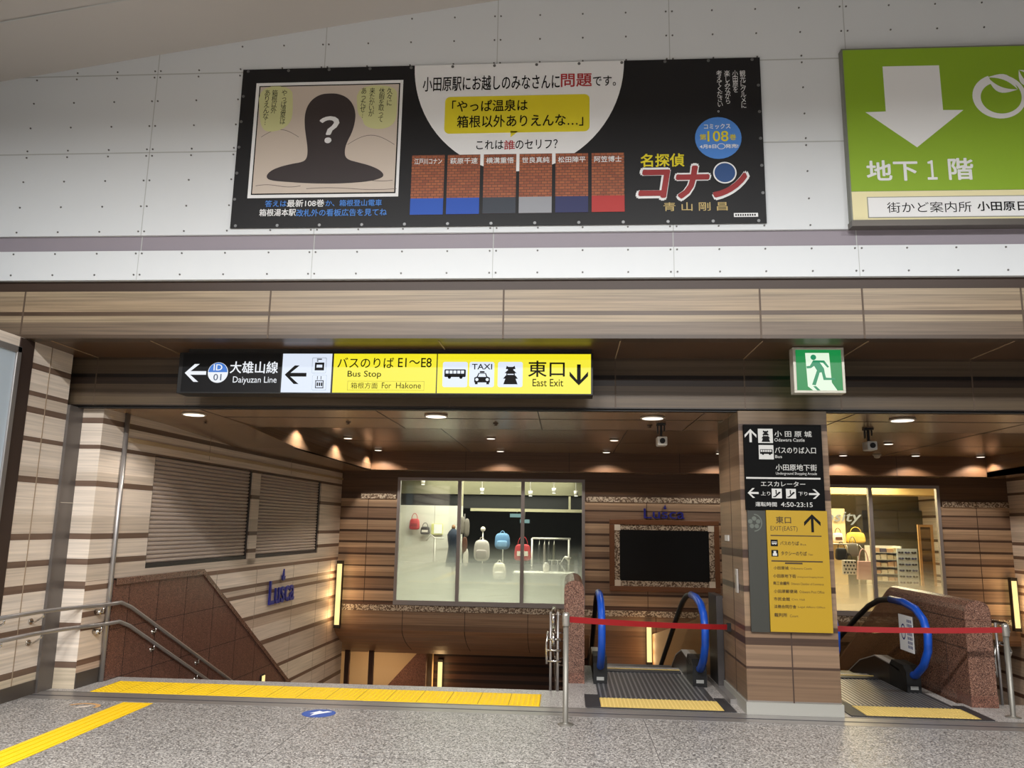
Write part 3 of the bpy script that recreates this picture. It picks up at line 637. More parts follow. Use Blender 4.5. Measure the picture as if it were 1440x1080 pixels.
flat(p, 'line_symbol', disc(c.x, c.z, r_), H1, LTXT); flat(p, 'line_symbol_top', disc(c.x, c.z+.004, r_*.93, n=24, a0=0, a1=180), H2, em('lit_blue', (46, 120, 214), .9))
text('ID', bx((301, 512.5, 313, 521), HY), H3, LTXT, p, bold=.02); text('01', bx((300.5, 526, 311.5, 535), HY), H2, mat('sign_grey', (70, 84, 110), .5), p, bold=.01)
text('大雄山線', bx((324, 508.5, 391, 525), HY), H1, LTXT, p, bold=.02); text('Daiyuzan Line', bx((327.5, 529.5, 389, 541), HY), H1, LTXT, p)
PG = mat('pictogram_frame', (176, 190, 206), .5)
for y0 in (503, 527):
    q = bx((439, y0, 459, y0+22), HY); flat(p, 'pictogram_outline', rrect((q[0], q[1], q[2], q[3]), .012), H1, PG); flat(p, 'pictogram_field', rrect((q[0]+.004, q[1]-.004, q[2]+.004, q[3]-.004), .01), H2, LWHT)
b = MB()
def pf(b, bb, Y): q = bx(bb, HY); b.prism(rect(q), 'y', Y-.001, Y)
for bb in ((443, 510, 456, 521), ): pf(b, bb, H3)
for bb in ((446, 504.5, 453, 506), (446, 507, 448, 508.5)): pf(b, bb, H3)
b.build('locker_pictogram', INK, p)
b = MB(); pf(b, (445.5, 513, 453.5, 517), H3-.0011); b.build('locker_door', LWHT, p)
b = MB()
for bb in ((443.5, 535, 455, 536), (443.5, 545, 455, 546), (443.5, 535, 444.5, 546), (454, 535, 455, 546), (445.5, 538, 447.5, 543), (448.5, 538, 450.5, 543), (451.5, 538, 453.5, 543), (446.2, 529, 447, 534), (451.2, 529, 452, 534)): pf(b, bb, H3)
b.build('elevator_pictogram', INK, p)
for s, bb, bo in (('バスのりば', (475, 503, 554, 517.5), .012), ('E1～E8', (560, 503.5, 607, 516.5), .015), ('Bus Stop', (489, 521.5, 536, 532.5), .006), ('箱根方面', (493.5, 538, 531, 546.5), 0), ('For', (537, 538, 550, 546.3), 0), ('Hakone', (557, 538, 592, 546.3), 0), ('東口', (743, 507.5, 794, 530), .02), ('East Exit', (749, 533, 792, 543.5), .004)):
    text(s, bx(bb, HY), H1, INK, p, bold=bo)
b = MB(); q = bx((488.6, 536, 596.5, 549), HY); lw = .003
for r4 in ((q[0], q[1], q[3]-lw, q[3]), (q[0], q[1], q[2], q[2]+lw), (q[0], q[0]+lw, q[2], q[3]), (q[1]-lw, q[1], q[2], q[3])): b.prism(rect(r4), 'y', H1-.001, H1)
b.build('text_frame', mat('frame_olive', (150, 140, 30), .5), p)
def bus(par, bb, Y, ink, paper):
    x0, x1, z0, z1 = bb; w_, h_ = x1-x0, z1-z0; b = MB(); b.k = 0
    b.prism(rrect((x0, x1, z0+h_*.2, z1), h_*.12), 'y', Y-.001, Y)
    for u in (.24, .78): b.prism(disc(x0+w_*u, z0+h_*.18, h_*.17, n=12), 'y', Y-.001, Y)
    b.k = 1
    for i in range(5): b.prism(rect((x0+w_*(.06+.18*i), x0+w_*(.20+.18*i), z0+h_*.56, z0+h_*.88)), 'y', Y-.002, Y-.001)
    b.build('bus_pictogram', [ink, paper], par)
def castle(par, bb, Y, ink, paper):
    x0, x1, z0, z1 = bb; w_, h_ = x1-x0, z1-z0; b = MB()
    P = lambda *q: b.prism([(x0+w_*u, z0+h_*v) for u, v in q], 'y', Y-.001, Y)
    P((0, 0), (1, 0), (.86, .3), (.14, .3)); P((-.02, .3), (1.02, .3), (.84, .48), (.16, .48)); P((.2, .48), (.8, .48), (.8, .6), (.2, .6)); P((.08, .6), (.92, .6), (.74, .74), (.26, .74)); P((.3, .74), (.7, .74), (.7, .82), (.3, .82)); P((.16, .82), (.84, .82), (.78, 1), (.66, .94), (.34, .94), (.22, 1))
    b.k = 1; b.prism([(x0+w_*u, z0+h_*v) for u, v in ((.28, .51), (.72, .51), (.72, .56), (.28, .56))], 'y', Y-.002, Y-.001)
    b.build('castle_pictogram', [ink, paper], par)
for x0 in (622.5, 660, 700):
    q = bx((x0, 509, x0+35, 544.5), HY); flat(p, 'pictogram_field', rrect(q, .02), H1, LWHT)
bus(p, bx((625, 519.5, 655, 533), HY), H2, INK, LWHT); castle(p, bx((708, 514.5, 728, 540.5), HY), H2, INK, LWHT)
text('TAXI', bx((664, 512, 692, 519.5), HY), H2, INK, p, bold=.03)
q = bx((667, 522, 689, 540.5), HY); x0, x1, z0, z1 = q; w_, h_ = x1-x0, z1-z0; b = MB()
for pl in (((.35, .88), (.65, .88), (.65, 1), (.35, 1)), ((.14, .5), (.86, .5), (.74, .86), (.26, .86)), ((0, .14), (1, .14), (1, .5), (.86, .58), (.14, .58), (0, .5)), ((.05, 0), (.22, 0), (.22, .16), (.05, .16)), ((.78, 0), (.95, 0), (.95, .16), (.78, .16))):
    b.prism([(x0+w_*u, z0+h_*v) for u, v in pl], 'y', H2-.001, H2)
b.k = 1
for u in (.17, .83): b.prism(disc(x0+w_*u, z0+h_*.36, w_*.1, n=14), 'y', H2-.002, H2-.001)
b.prism([(x0+w_*u, z0+h_*v) for u, v in ((.24, .56), (.76, .56), (.69, .8), (.31, .8))], 'y', H2-.002, H2-.001)
b.build('taxi_pictogram', [INK, LWHT], p)

# emergency exit sign
EY = 7.35
q = bx((1115, 486.5, 1189, 552.5), EY); z1 = 3.385
p = thing('exit_sign', 'green lit running-man emergency exit sign hanging from the soffit', 'exit sign', ((q[0]+q[1])/2, EY+.08, q[2]))
b = MB(); x0, x1, z0 = q[0]+.006, q[1]-.006, q[2]
b.box(x0, x1, EY, EY+.12, z0, z0+.024); b.box(x0, x1, EY, EY+.12, z1-.022, z1); b.box(x0, x0+.026, EY, EY+.12, z0+.024, z1-.022); b.box(x1-.024, x1, EY, EY+.12, z0+.024, z1-.022)
b.build('sign_frame', mat('exit_frame', (188, 184, 170), .4, .2), p, bevel=.003)
x0 += .026; x1 -= .024; z0 += .024; z1 -= .022; EF = EY+.01
MB().box(x0, x1, EF, EF+.06, z0, z1).build('green_panel', em('exit_green', (16, 150, 74), .8), p)
def ec(u, v): return (x0+(x1-x0)*(u-330)/(1035-330), z1-(z1-z0)*(v-185)/(825-185))
flat(p, 'doorway', [ec(*k) for k in ((482, 235), (850, 235), (870, 700), (950, 825), (580, 825), (500, 760))][::-1], EF, em('exit_white', (226, 246, 220), 1.0))
gm = em('exit_man', (20, 158, 104), .75)
b = MB()
b.prism(disc(*ec(605, 305), (x1-x0)*.062, n=16), 'y', EF-.0028, EF-.0016)
for pl in (((600, 352), (770, 355), (840, 455), (815, 468), (750, 392), (700, 385), (760, 480), (770, 560), (785, 625), (920, 630), (925, 660), (745, 662), (722, 540), (690, 545), (620, 745), (565, 735), (650, 510), (610, 440), (560, 475), (495, 480), (492, 445), (545, 440)), ((580, 760), (625, 758), (690, 825), (640, 825))):
    b.prism([ec(*k) for k in pl][::-1], 'y', EF-.0028, EF-.0016)
b.build('running_figure', gm, p)

# pillar signs
SB = mat('sign_board_black', (5, 5, 5), .7, spec=.12); SY_ = mat('sign_board_yellow', (166, 132, 16), .5); SG = mat('sign_board_grey', (50, 50, 44), .5); LG = mat('sign_print_grey', (190, 188, 184), .6); INKB = mat('ink_brown', (62, 44, 14), .6)
BY = 7.86
p = thing('black_guide_board', 'black guide board with white arrows and Japanese text at the top of the pillar', 'sign', (2.11, YLN, 1.885))
MB().box(1.742, 2.492, BY, YLN-.001, 1.885, 2.718).build('board', SB, p)
def k7(x, y): return (990+x/6.747, 560+y/6.75)
def kb(x0, y0, x1, y1): a, b_ = k7(x0, y0), k7(x1, y1); return (*a, *b_)
B1, B2 = BY-.0016, BY-.0032
for bb, ang in ((kb(385, 292, 497, 418), 0), (kb(415, 853, 518, 945), 90), (kb(995, 865, 1100, 955), 270)): arr(bb, BY, LG, ang, p)
for bb in (kb(512, 290, 652, 425), kb(520, 445, 660, 580), kb(643, 858, 738, 950), kb(778, 860, 872, 952)): flat(p, 'pictogram_field', rect(bx(bb, BY)), BY, LG)
castle(p, bx(kb(545, 305, 625, 415), BY), B1, INK, LG); bus(p, bx(kb(530, 485, 650, 540), BY), B1, INK, LG)
for bb in (kb(655, 870, 725, 940), kb(790, 872, 860, 942)):
    b = MB(); x0, x1, z0, z1 = bx(bb, BY); w_, h_ = x1-x0, z1-z0
    b.prism([(x0, z0), (x0+w_*.3, z0), (x0+w_, z0+h_*.6), (x0+w_, z0+h_*.75), (x0+w_*.8, z0+h_*.75), (x0+w_*.2, z0+h_*.14), (x0, z0+h_*.14)], 'y', B1-.001, B1)
    b.prism(disc(x0+w_*.42, z0+h_*.9, w_*.1, n=10), 'y', B1-.001, B1); b.prism(rect((x0+w_*.35, x0+w_*.5, z0+h_*.42, z0+h_*.8)), 'y', B1-.001, B1)
    b.build('escalator_pictogram', INK, p)
for s, bb, bo in (('小 田 原 城', kb(668, 312, 1020, 368), .012), ('Odawara Castle', kb(668, 380, 955, 412), 0), ('バスのりば入口', kb(672, 465, 1060, 525), .012), ('Bus', kb(675, 540, 740, 568), 0), ('小田原地下街', kb(680, 628, 1070, 688), .012), ('Underground Shopping Arcade', kb(682, 702, 1072, 735), 0), ('エスカレーター', kb(540, 790, 960, 838), .01), ('上り', kb(540, 885, 628, 922), .01), ('下り', kb(895, 890, 980, 925), .01), ('運転時間', kb(488, 985, 690, 1028), .015), ('4:50-23:15', kb(730, 988, 1030, 1032), .01)):
    text(s, bx(bb, BY), BY, LG, p, bold=bo)
flat(p, 'divider_line', rect(bx(kb(400, 752, 1105, 768), BY)), BY, LG)
p = thing('grey_strip_board', 'narrow dark grey strip board beside the yellow board on the pillar', 'board', (1.84, YLN, .745))
MB().box(1.752, 1.925, BY+.01, YLN-.001, .745, 1.883).build('board', SG, p)
b = MB(); c = at(1061, 735, BY)
for i in range(5):
    t = 2*PI*i/5+PI/2; b.prism(disc(c.x+.04*math.cos(t), c.z+.04*math.sin(t), .022, n=10), 'y', BY+.008, BY+.0098)
V = [(c.x+.075*math.cos(math.radians(a)), c.z+.085*math.sin(math.radians(a)), c.x+.065*math.cos(math.radians(a)), c.z+.074*math.sin(math.radians(a))) for a in range(-90, 100, 10)]
for a0, a1 in zip(V, V[1:]): b.mesh([(a0[0], BY+.008, a0[1]), (a1[0], BY+.008, a1[1]), (a1[2], BY+.008, a1[3]), (a0[2], BY+.008, a0[3])], [(0, 1, 2, 3)])
b.build('flower_emblem', mat('emblem_grey', (88, 92, 84), .6), p)
p = thing('yellow_exit_board', 'tall yellow exit board listing destinations on the pillar front', 'sign', (2.21, YLN, .753))
MB().box(1.928, 2.502, BY-.006, YLN-.001, .753, 1.884).build('board', SY_, p)
YY = BY-.006
def kc(x0, y0, x1, y1): return (1040+x0/5.4, 700+y0/5.4, 1040+x1/5.4, 700+y1/5.4)
arr(kc(490, 125, 615, 262), YY, INK, 0, p, t=.16)
for s, bb, bo in (('東口', kc(275, 142, 390, 195), .015), ('EXIT(EAST)', kc(235, 215, 440, 260), 0), ('バスのりば', kc(308, 330, 450, 360), .01), ('Bus', kc(462, 348, 505, 362), 0), ('タクシーのりば', kc(315, 407, 510, 438), .01), ('Taxi', kc(522, 425, 556, 438), 0),
                  ('小田原城', kc(258, 520, 372, 545), .01), ('Odawara Castle', kc(388, 530, 550, 545), 0), ('小田原地下街', kc(255, 580, 428, 608), .01), ('Underground Shopping Arcade', kc(436, 596, 636, 612), 0), ('商工会議所', kc(256, 635, 378, 662), .01), ('Odawara Chamber of Commerce', kc(390, 646, 640, 664), 0),
                  ('小田原郵便局', kc(260, 697, 438, 724), .01), ('Odawara Post Office', kc(455, 706, 644, 726), 0), ('市民会館', kc(260, 755, 382, 782), .01), ('Civic Hall', kc(396, 765, 494, 780), 0), ('法務合同庁舎', kc(262, 813, 430, 840), .01), ('Legal Affairs Office', kc(444, 824, 650, 842), 0), ('裁判所', kc(264, 875, 362, 905), .02), ('Court', kc(382, 888, 446, 908), 0)):
    text(s, bx(bb, YY), YY, INKB, p, bold=bo)
for bb in (kc(235, 285, 622, 293), kc(242, 478, 632, 488), kc(345, 492, 478, 504)): flat(p, 'divider_line', rect(bx(bb, YY)), YY, INKB)
for bb in (kc(236, 318, 290, 368), kc(242, 396, 294, 446)): flat(p, 'pictogram_field', rect(bx(bb, YY)), YY, INK)
bus(p, bx(kc(245, 332, 282, 356), YY), YY-.0016, LG, INK)
q = bx(kc(252, 404, 284, 440), YY); b = MB(); b.prism(rect((q[0], q[1], q[2], (q[2]+q[3])/2)), 'y', YY-.0026, YY-.0016); b.prism(rect((q[0]+.008, q[1]-.008, (q[2]+q[3])/2, q[3])), 'y', YY-.0026, YY-.0016); b.build('taxi_pictogram', LG, p)

# framed poster case on the near left wall
p = thing('poster_case', 'wall poster case with silver frame at the far left of the hall', 'poster case', (XL, 6.3, .9))
fx = XL+.06; b = MB(); y0, y1, z0, z1 = 5.6, 6.93, .95, 3.28
for a in ((y0, y1, z1-.06, z1), (y0, y1, z0, z0+.06), (y0, y0+.06, z0, z1), (y1-.06, y1, z0, z1)): b.box(XL+.001, fx, *a)
b.build('frame', STEEL, p, bevel=.006)
MB().box(XL+.001, fx-.02, y0+.06, y1-.06, z0+.06, z1-.06).build('poster_sheet', mat('pale_blue_sheet', (176, 188, 198), .4), p)

# blue wall lettering, twice
LOGO = mat('logo_blue', (40, 44, 140), .4)
def logo(root, X0, X1, Z0, Z1, local):
    f = ltext if local else text; Y = -.03 if local else YB-.03; Yw = Y
    f('Lusca', (X0, X1, Z0, Z0+(Z1-Z0)*.66), Yw, LOGO, root, bold=.02, depth=.012)
    cx = X0+(X1-X0)*.52; h = Z1-Z0; b = MB()
    for dx, ang, l in ((-.05, 40, .2), (0, 85, .34), (.05, 130, .2)):
        a = math.radians(ang); px_, pz_ = cx, Z0+h*.62; tx, tz = px_+h*l*math.cos(a)*.8, pz_+h*l*math.sin(a)
        nx, nz = -math.sin(a)*h*.05, math.cos(a)*h*.05
        b.prism([(px_, pz_), ((px_+tx)/2+nx, (pz_+tz)/2+nz), (tx, tz), ((px_+tx)/2-nx, (pz_+tz)/2-nz)], 'y', Yw-.012, Yw+.012)
    b.build('leaf_mark', LOGO, root, local=local)
s0 = SY(12.66); p = on_left('wall_lettering', 'blue shop lettering high on the pale wall above the stair slope', 'lettering', s0, .38)
logo(p, 0, 1.03, .0, .56, True)
p = thing('wall_lettering', 'blue shop lettering on brown boards above the black screen', 'lettering', (1.93, YB, 1.88)); logo(p, 1.54, 2.34, 1.88, 2.17, False)

# ================================================================ SHUTTERS, SCREEN, LAMPS
SLAT = mat('shutter_slat', (196, 180, 168), .42, .1)
def shutter(s0, s1, label):
    p = on_left('roller_shutter', label, 'shutter', s0, 1.13, 'closed roller shutters on the left wall'); w_ = s1-s0; h = 1.32; n = 26
    b = MB(); d = h/n
    for i in range(n):
        z = i*d; b.prism([(.0+.06, z), (.05, z+d*.06), (.035, z+d*.35), (.035, z+d*.7), (.052, z+d*.92), (.06, z+d*.95)], 'x', .04, w_-.04)
    b.build('slats', SLAT, p, local=True)
    for x in (0, w_-.04): MB().box(x+.002, x+.038, .02, .08, 0, h).build('guide_rail', DSTEEL, p, local=True)
    MB().box(.045, w_-.045, .02, .05, .002, .05).build('bottom_bar', DSTEEL, p, local=True)
shutter(S1, S2, 'wide closed roller shutter nearest the steel pole on the left wall'); shutter(S3, S4, 'narrower closed roller shutter beside the back corner on the left wall')
p = thing('wall_screen', 'black switched-off screen in a brown frame with mosaic border on the back wall', 'screen', (1.92, YB, .53))
x0, x1, z0, z1 = .945, 2.91, .535, 1.80
def ring(b, x0, x1, z0, z1, t, ya, yb):
    for a in ((x0, x1, z1-t, z1), (x0, x1, z0, z0+t), (x0, x0+t, z0+t, z1-t), (x1-t, x1, z0+t, z1-t)): b.box(a[0], a[1], ya, yb, a[2], a[3])
    return b
ring(MB(), x0-.09, x1+.09, z0-.07, z1+.05, .10, YB-.08, YB-.001).build('outer_frame', mat('screen_frame', (122, 80, 52), .4), p, bevel=.01)
ring(MB(), x0+.01, x1-.01, z0+.03, z1-.05, .10, YB-.06, YB-.02).build('mosaic_border', ORNA, p)
for cx in (x0+.065, x1-.065):
    for cz in (z0+.085, z1-.105): MB().box(cx-.06, cx+.06, YB-.074, YB-.059, cz-.06, cz+.06).build('corner_tile', mat('corner_tile', (246, 236, 220), .4), p)
MB().box(x0+.11, x1-.11, YB-.05, YB-.02, z0+.13, z1-.15).build('screen', mat('screen_glass', (5, 5, 6), .3), p)

LAMPG = em('lamp_glow', (255, 226, 150), 1.2)
def wall_lamp(x, y, z0, z1, label, w_=.12, power=9):
    p = thing('wall_lamp', label, 'wall lamp', (x, y, z0), group='vertical glowing wall lamps')
    MB().box(x-w_*.42, x+w_*.42, y-.04, y+.04, z0+.06, z1-.06).build('diffuser', LAMPG, p)
    b = MB(); b.box(x-w_/2, x+w_/2, y-.05, y+.05, z1-.06, z1); b.box(x-w_/2, x+w_/2, y-.05, y+.05, z0, z0+.06); b.box(x-w_/2, x-w_*.42, y-.05, y+.05, z0+.06, z1-.06); b.box(x+w_*.42, x+w_/2, y-.05, y+.05, z0+.06, z1-.06)
    b.build('lamp_frame', BLACK, p)
    for t in (.2, .5, .8):
        l = bpy.data.lights.new('wall_lamp_light', 'POINT'); l.energy = power/2.6; l.color = (1, .62, .28); l.shadow_soft_size = .12
        lo = bpy.data.objects.new('wall_lamp_light', l); COL.objects.link(lo); lo.location = (x, y-.24, z0+(z1-z0)*t)
wall_lamp(-4.53, 15.93, -.36, .94, 'tall glowing lamp in the corner left of the shop window', power=10)
wall_lamp(8.44, 15.93, -.1, .88, 'glowing lamp at the right edge beyond the granite wall', power=8)
wall_lamp(1.60, 15.95, -.9, -.12, 'glowing lamp behind the red belt between the escalator handrails', .11, 7)
wall_lamp(-3.05, 19.93, -2.3, -1.55, 'small glowing lamp deep in the lower hall below the curved soffit', .13, 6)
sl = SY(12.55); p = on_left('step_light', 'small glowing step light low on the brown granite beside the stairs', 'step light', sl, -.82)
MB().box(-.07, .07, -.075, -.052, 0, .17).build('light_frame', BLACK, p, local=True); MB().box(-.055, .055, -.08, -.074, .015, .155).build('diffuser', LAMPG, p, local=True)

# downlights
LENS = em('lamp_lens', (255, 244, 226), 1.6); RIM = mat('lamp_rim', (190, 180, 166), .4, .3)
def downlight(x, y, z, r, label, group, power, ang=2.35, blend=.35):
    p = thing('downlight', label, 'ceiling light', (x, y, z), group=group)
    MB().lathe((x, y, z-.02), [(r*1.18, .0), (r*1.2, .006), (r*1.1, .019)]).build('rim', RIM, p)
    MB().cyl((x, y, z-.024), r, .006).build('lens', LENS, p)
    s = spot_light('downlight_lamp', (x, y, z-.05), (x, y, z-2), power, ang, blend, (1, .9, .79)); return p
for (x, y), wh in zip(((-4.11, 8.35), (-1.41, 8.35), (.91, 8.37), (3.49, 8.39)), ('above the stair rail', 'above the stairs left of centre', 'above the left escalator', 'above the right escalator')):
    downlight(x, y, 2.86, .11, 'large round downlight in the front ceiling strip, '+wh, 'front strip downlights', 30)
for x, y, wh in ((-3.72, 11.1, 'beside the left bulkhead, nearest of three'), (-3.70, 13.06, 'beside the left bulkhead, middle of three'), (-3.69, 15.2, 'in the back left corner of the recess'), (-1.25, 12.9, 'in front of the shop window, front of its pair'), (-1.28, 15.15, 'over the middle of the wide shop window'), (.78, 11.1, 'nearest the left ceiling camera'), (.78, 13.0, 'between two others in line with the left camera'), (.76, 15.15, 'over the right edge of the wide shop window'),
    (2.9, 15.15, 'above the screen beside the pillar'), (5.23, 15.3, 'over the left part of the right shop window'), (5.23, 13.16, 'right of the right ceiling camera, middle row'), (4.69, 11.3, 'right of the right ceiling camera, front row'), (6.52, 15.2, 'over the right part of the right shop window'), (7.74, 15.3, 'in the back right corner of the recess'), (7.74, 13.2, 'beside the right bulkhead at the frame edge')):
    downlight(x, y, 3.12, .066, 'small recess downlight '+wh, 'recess downlights', 60 if x < -3 else 40 if y > 14 else 20)
for x, y, wh in ((-4.28, 9.0, 'above the inner left wall'), (-2.55, 8.98, 'left of the middle of the stairs'), (-.82, 9.0, 'right of the middle of the stairs'), (.95, 9.05, 'beside the left ceiling camera')):
    p = thing('sprinkler_head', 'tiny dark sprinkler head in the front ceiling strip '+wh, 'sprinkler', (x, y, 2.82), group='sprinkler heads')
    MB().lathe((x, y, 2.83), [(.022, 0), (.022, .004), (.008, .008), (.012, .015), (.03, .022), (.032, .0295)], 12).build('sprinkler_body', DKWOOD, p)
p = thing('smoke_detector', 'small pale smoke detector on the recessed ceiling at the right', 'smoke detector', (5.8, 15.16, 3.06))
MB().lathe((5.8, 15.16, 3.05), [(.03, 0), (.05, .012), (.055, .04), (.075, .05), (.075, .0695)], 16).build('detector_body', mat('detector', (180, 172, 160), .5), p)
for x, y, lb in ((1.06, 8.9, 'left of the pillar'), (3.43, 9.18, 'right of the pillar')):
    p = thing('ceiling_camera', 'small white camera on a black bracket under the ceiling '+lb, 'camera', (x, y, 2.6))
    b = MB(); b.box(x-.05, x+.05, y-.04, y+.04, 2.835, 2.859); b.box(x-.045, x-.03, y-.01, y+.01, 2.74, 2.836); b.box(x+.03, x+.045, y-.01, y+.01, 2.77, 2.836); b.box(x-.012, x+.012, y-.012, y+.012, 2.70, 2.836); b.build('bracket', BLACK, p)
    MB().box(x-.055, x+.055, y-.11, y+.06, 2.60, 2.70).build('housing', mat('camera_white', (206, 204, 198), .4), p, bevel=.012)
    MB().tube([(x, y-.125, 2.65), (x, y-.10, 2.65)], .03, 14).build('lens', BLACK, p)

# ================================================================ RAILS, BELTS, ESCALATORS
def rail_post(b, a, c): b.tube([a, c], .009, 8)
p = thing('stair_handrail', 'two-tier steel handrail along the pale left wall, bending down the stairs', 'handrail', (-5.0, 7.2, .4))
sx = lambda y, o: WA+WD*SY(y)+WN*o
for zt in (.80, .60):
    d0 = [(-5.07, 6.6, zt+.0), (-5.07, 7.5, zt), (-5.03, 7.8, zt)]
    q = [sx(y, .09) for y in (8.35, 8.55)]; q = [(v.x, v.y, zt) for v in q]
    dn = [sx(8.75, .09), sx(16, .09)]; dn = [(dn[0].x, 8.75, zt-.07), (dn[1].x, 16, zt-.07-7.25*.478)]
    MB().tube(d0+q+dn, .021, 12).build('rail', STEEL, p)
for y in (7.05, 7.6):
    for zt in (.80, .60): b = MB(); b.tube([(XL+.0, y, zt-.10), (XL+.05, y, zt-.10), (-5.07, y, zt-.05), (-5.07, y, zt-.01)], .009, 8); b.tube([(XL, y, zt-.1), (XL+.012, y, zt-.1)], .03, 12); b.build('bracket', CHROME, p)
for yb in (8.25, 9.3, 10.4, 11.6):
    for zt in (.80, .60):
        b = MB(); z = zt if yb < 8.7 else zt-.07-(yb-8.75)*.478; a = sx(yb, .0); c = sx(yb, .09)
        b.tube([(a.x, yb, z-.07), (c.x, c.y, z-.07), (c.x, c.y, z-.01)], .009, 8); b.tube([(a.x, yb, z-.07), (a.x+.07, yb, z-.07)], .026, 12)
        b.build('bracket', CHROME, p)
def side_rail(x, gx, label):
    p = thing('stair_handrail', label, 'handrail', (x, 8.8, 0))
    for zt in (.80, .60): MB().tube([(x, 8.55, zt-.12), (x, 8.50, zt-.06), (x, 8.55, zt), (x, 9.1, zt), (x, 16, zt-6.9*.478)], .02, 12).build('rail', CHROME, p)
    for yb in (9.15, 10.0, 10.9, 11.9):
        for zt in (.80, .60): z = zt-max(0, yb-9.1)*.478-.05; MB().tube([(gx, yb, z), (x, yb, z), (x, yb, z+.04)], .009, 8).build('bracket', CHROME, p)
    for zc in (.52, .41, .30): MB().tube([(x-.07, 8.66, zc), (gx+(.03 if x > 0 else -.03), 8.66, zc)], .011, 8).build('crossbar', CHROME, p)
    MB().tube([(x-.07, 8.66, .27), (x-.075, 8.66, .45), (x-.06, 8.66, .60)], .013, 8).build('end_loop', CHROME, p)
    MB().tube([(x-.03, 8.68, 0), (x-.03, 8.68, .8)], .014, 10).build('rail_post', STEEL, p); MB().tube([(x+.045, 8.68, 0), (x+.045, 8.68, .8)], .014, 10).build('rail_post', STEEL, p)
side_rail(-.13, -.02, 'chrome two-tier handrail end beside the centre granite wall'); side_rail(4.42, 4.27, 'chrome two-tier handrail end beside the right granite wall')

BELT = mat('belt_red', (146, 18, 22), .6); PMET = mat('post_grey', (128, 124, 116), .45, .5)
def stanchion(x, y, h, label, end, ez, hz):
    p = thing('belt_stanchion', label, 'barrier post', (x, y, 0))
    MB().lathe((x, y, 0), [(.07, 0), (.07, .004), (.028, .008), (.024, .02), (.024, h-.12)], 20).build('post', PMET, p)
    MB().lathe((x, y, h-.12), [(.03, 0), (.033, .01), (.033, .09), (.028, .115), (.01, .12)], 20).build('belt_head', mat('head_chrome', (170, 166, 158), .3, .7), p)
    a = Vector((x, y, hz)); e = Vector((*end, ez)); d = (e-a); d.z = 0; n = Vector((-d.y, d.x, 0)).normalized()*.0015
    vs = [];  N = 12
    for i in range(N+1):
        t = i/N; q = a.lerp(e, t); q.z -= .012*4*t*(1-t)
        vs += [q-n-Vector((0, 0, .026)), q+n-Vector((0, 0, .026)), q+n+Vector((0, 0, .026)), q-n+Vector((0, 0, .026))]
    MB().mesh(vs, [(i*4+j, i*4+(j+1) % 4, i*4+4+(j+1) % 4, i*4+4+j) for i in range(N) for j in range(4)]) if 0 else None
    b = MB(); b.mesh(vs, [(i*4+j, i*4+(j+1) % 4, i*4+4+(j+1) % 4, i*4+4+j) for i in range(N) for j in range(4)]+[(3, 2, 1, 0), (4*N, 4*N+1, 4*N+2, 4*N+3)]); b.build('belt', BELT, p)
    c = a.lerp(e, .985); MB().box(e.x-.02, e.x+.02, e.y-.02, e.y+.02, e.z-.04, e.z+.04).build('belt_clip', BLACK, p)
e1 = at(1178, 884, 8.2); h2 = at(1422, 886, 8.13)
stanchion(0, 7.27, .945, 'grey barrier post with a red belt in front of the stairs', (1.68, 8.58), .70, .885)
stanchion(4.2, 8.13, h2.z+.06, 'barrier post with a red belt at the right edge of the frame', (2.58, 8.2), e1.z, h2.z)
# pillar fittings
p = thing('switch_plate', 'long metal switch plate on the left side of the pillar', 'switch plate', (1.695, 8.16, 1.1)); MB().box(1.682, 1.698, 8.11, 8.20, 1.08, 1.31).build('plate', mat('plate_grey', (176, 170, 164), .4, .2), p, bevel=.004)
MB().box(1.677, 1.683, 8.13, 8.18, 1.15, 1.25).build('key_cover', mat('key_cover', (160, 152, 140), .4, .5), p)
p = thing('name_plate', 'small bright metal plate on the left side of the pillar', 'plate', (1.695, 8.6, 1.58)); MB().box(1.686, 1.698, 8.5, 8.68, 1.575, 1.635).build('plate', mat('plate_bright', (206, 204, 200), .4, .2), p)

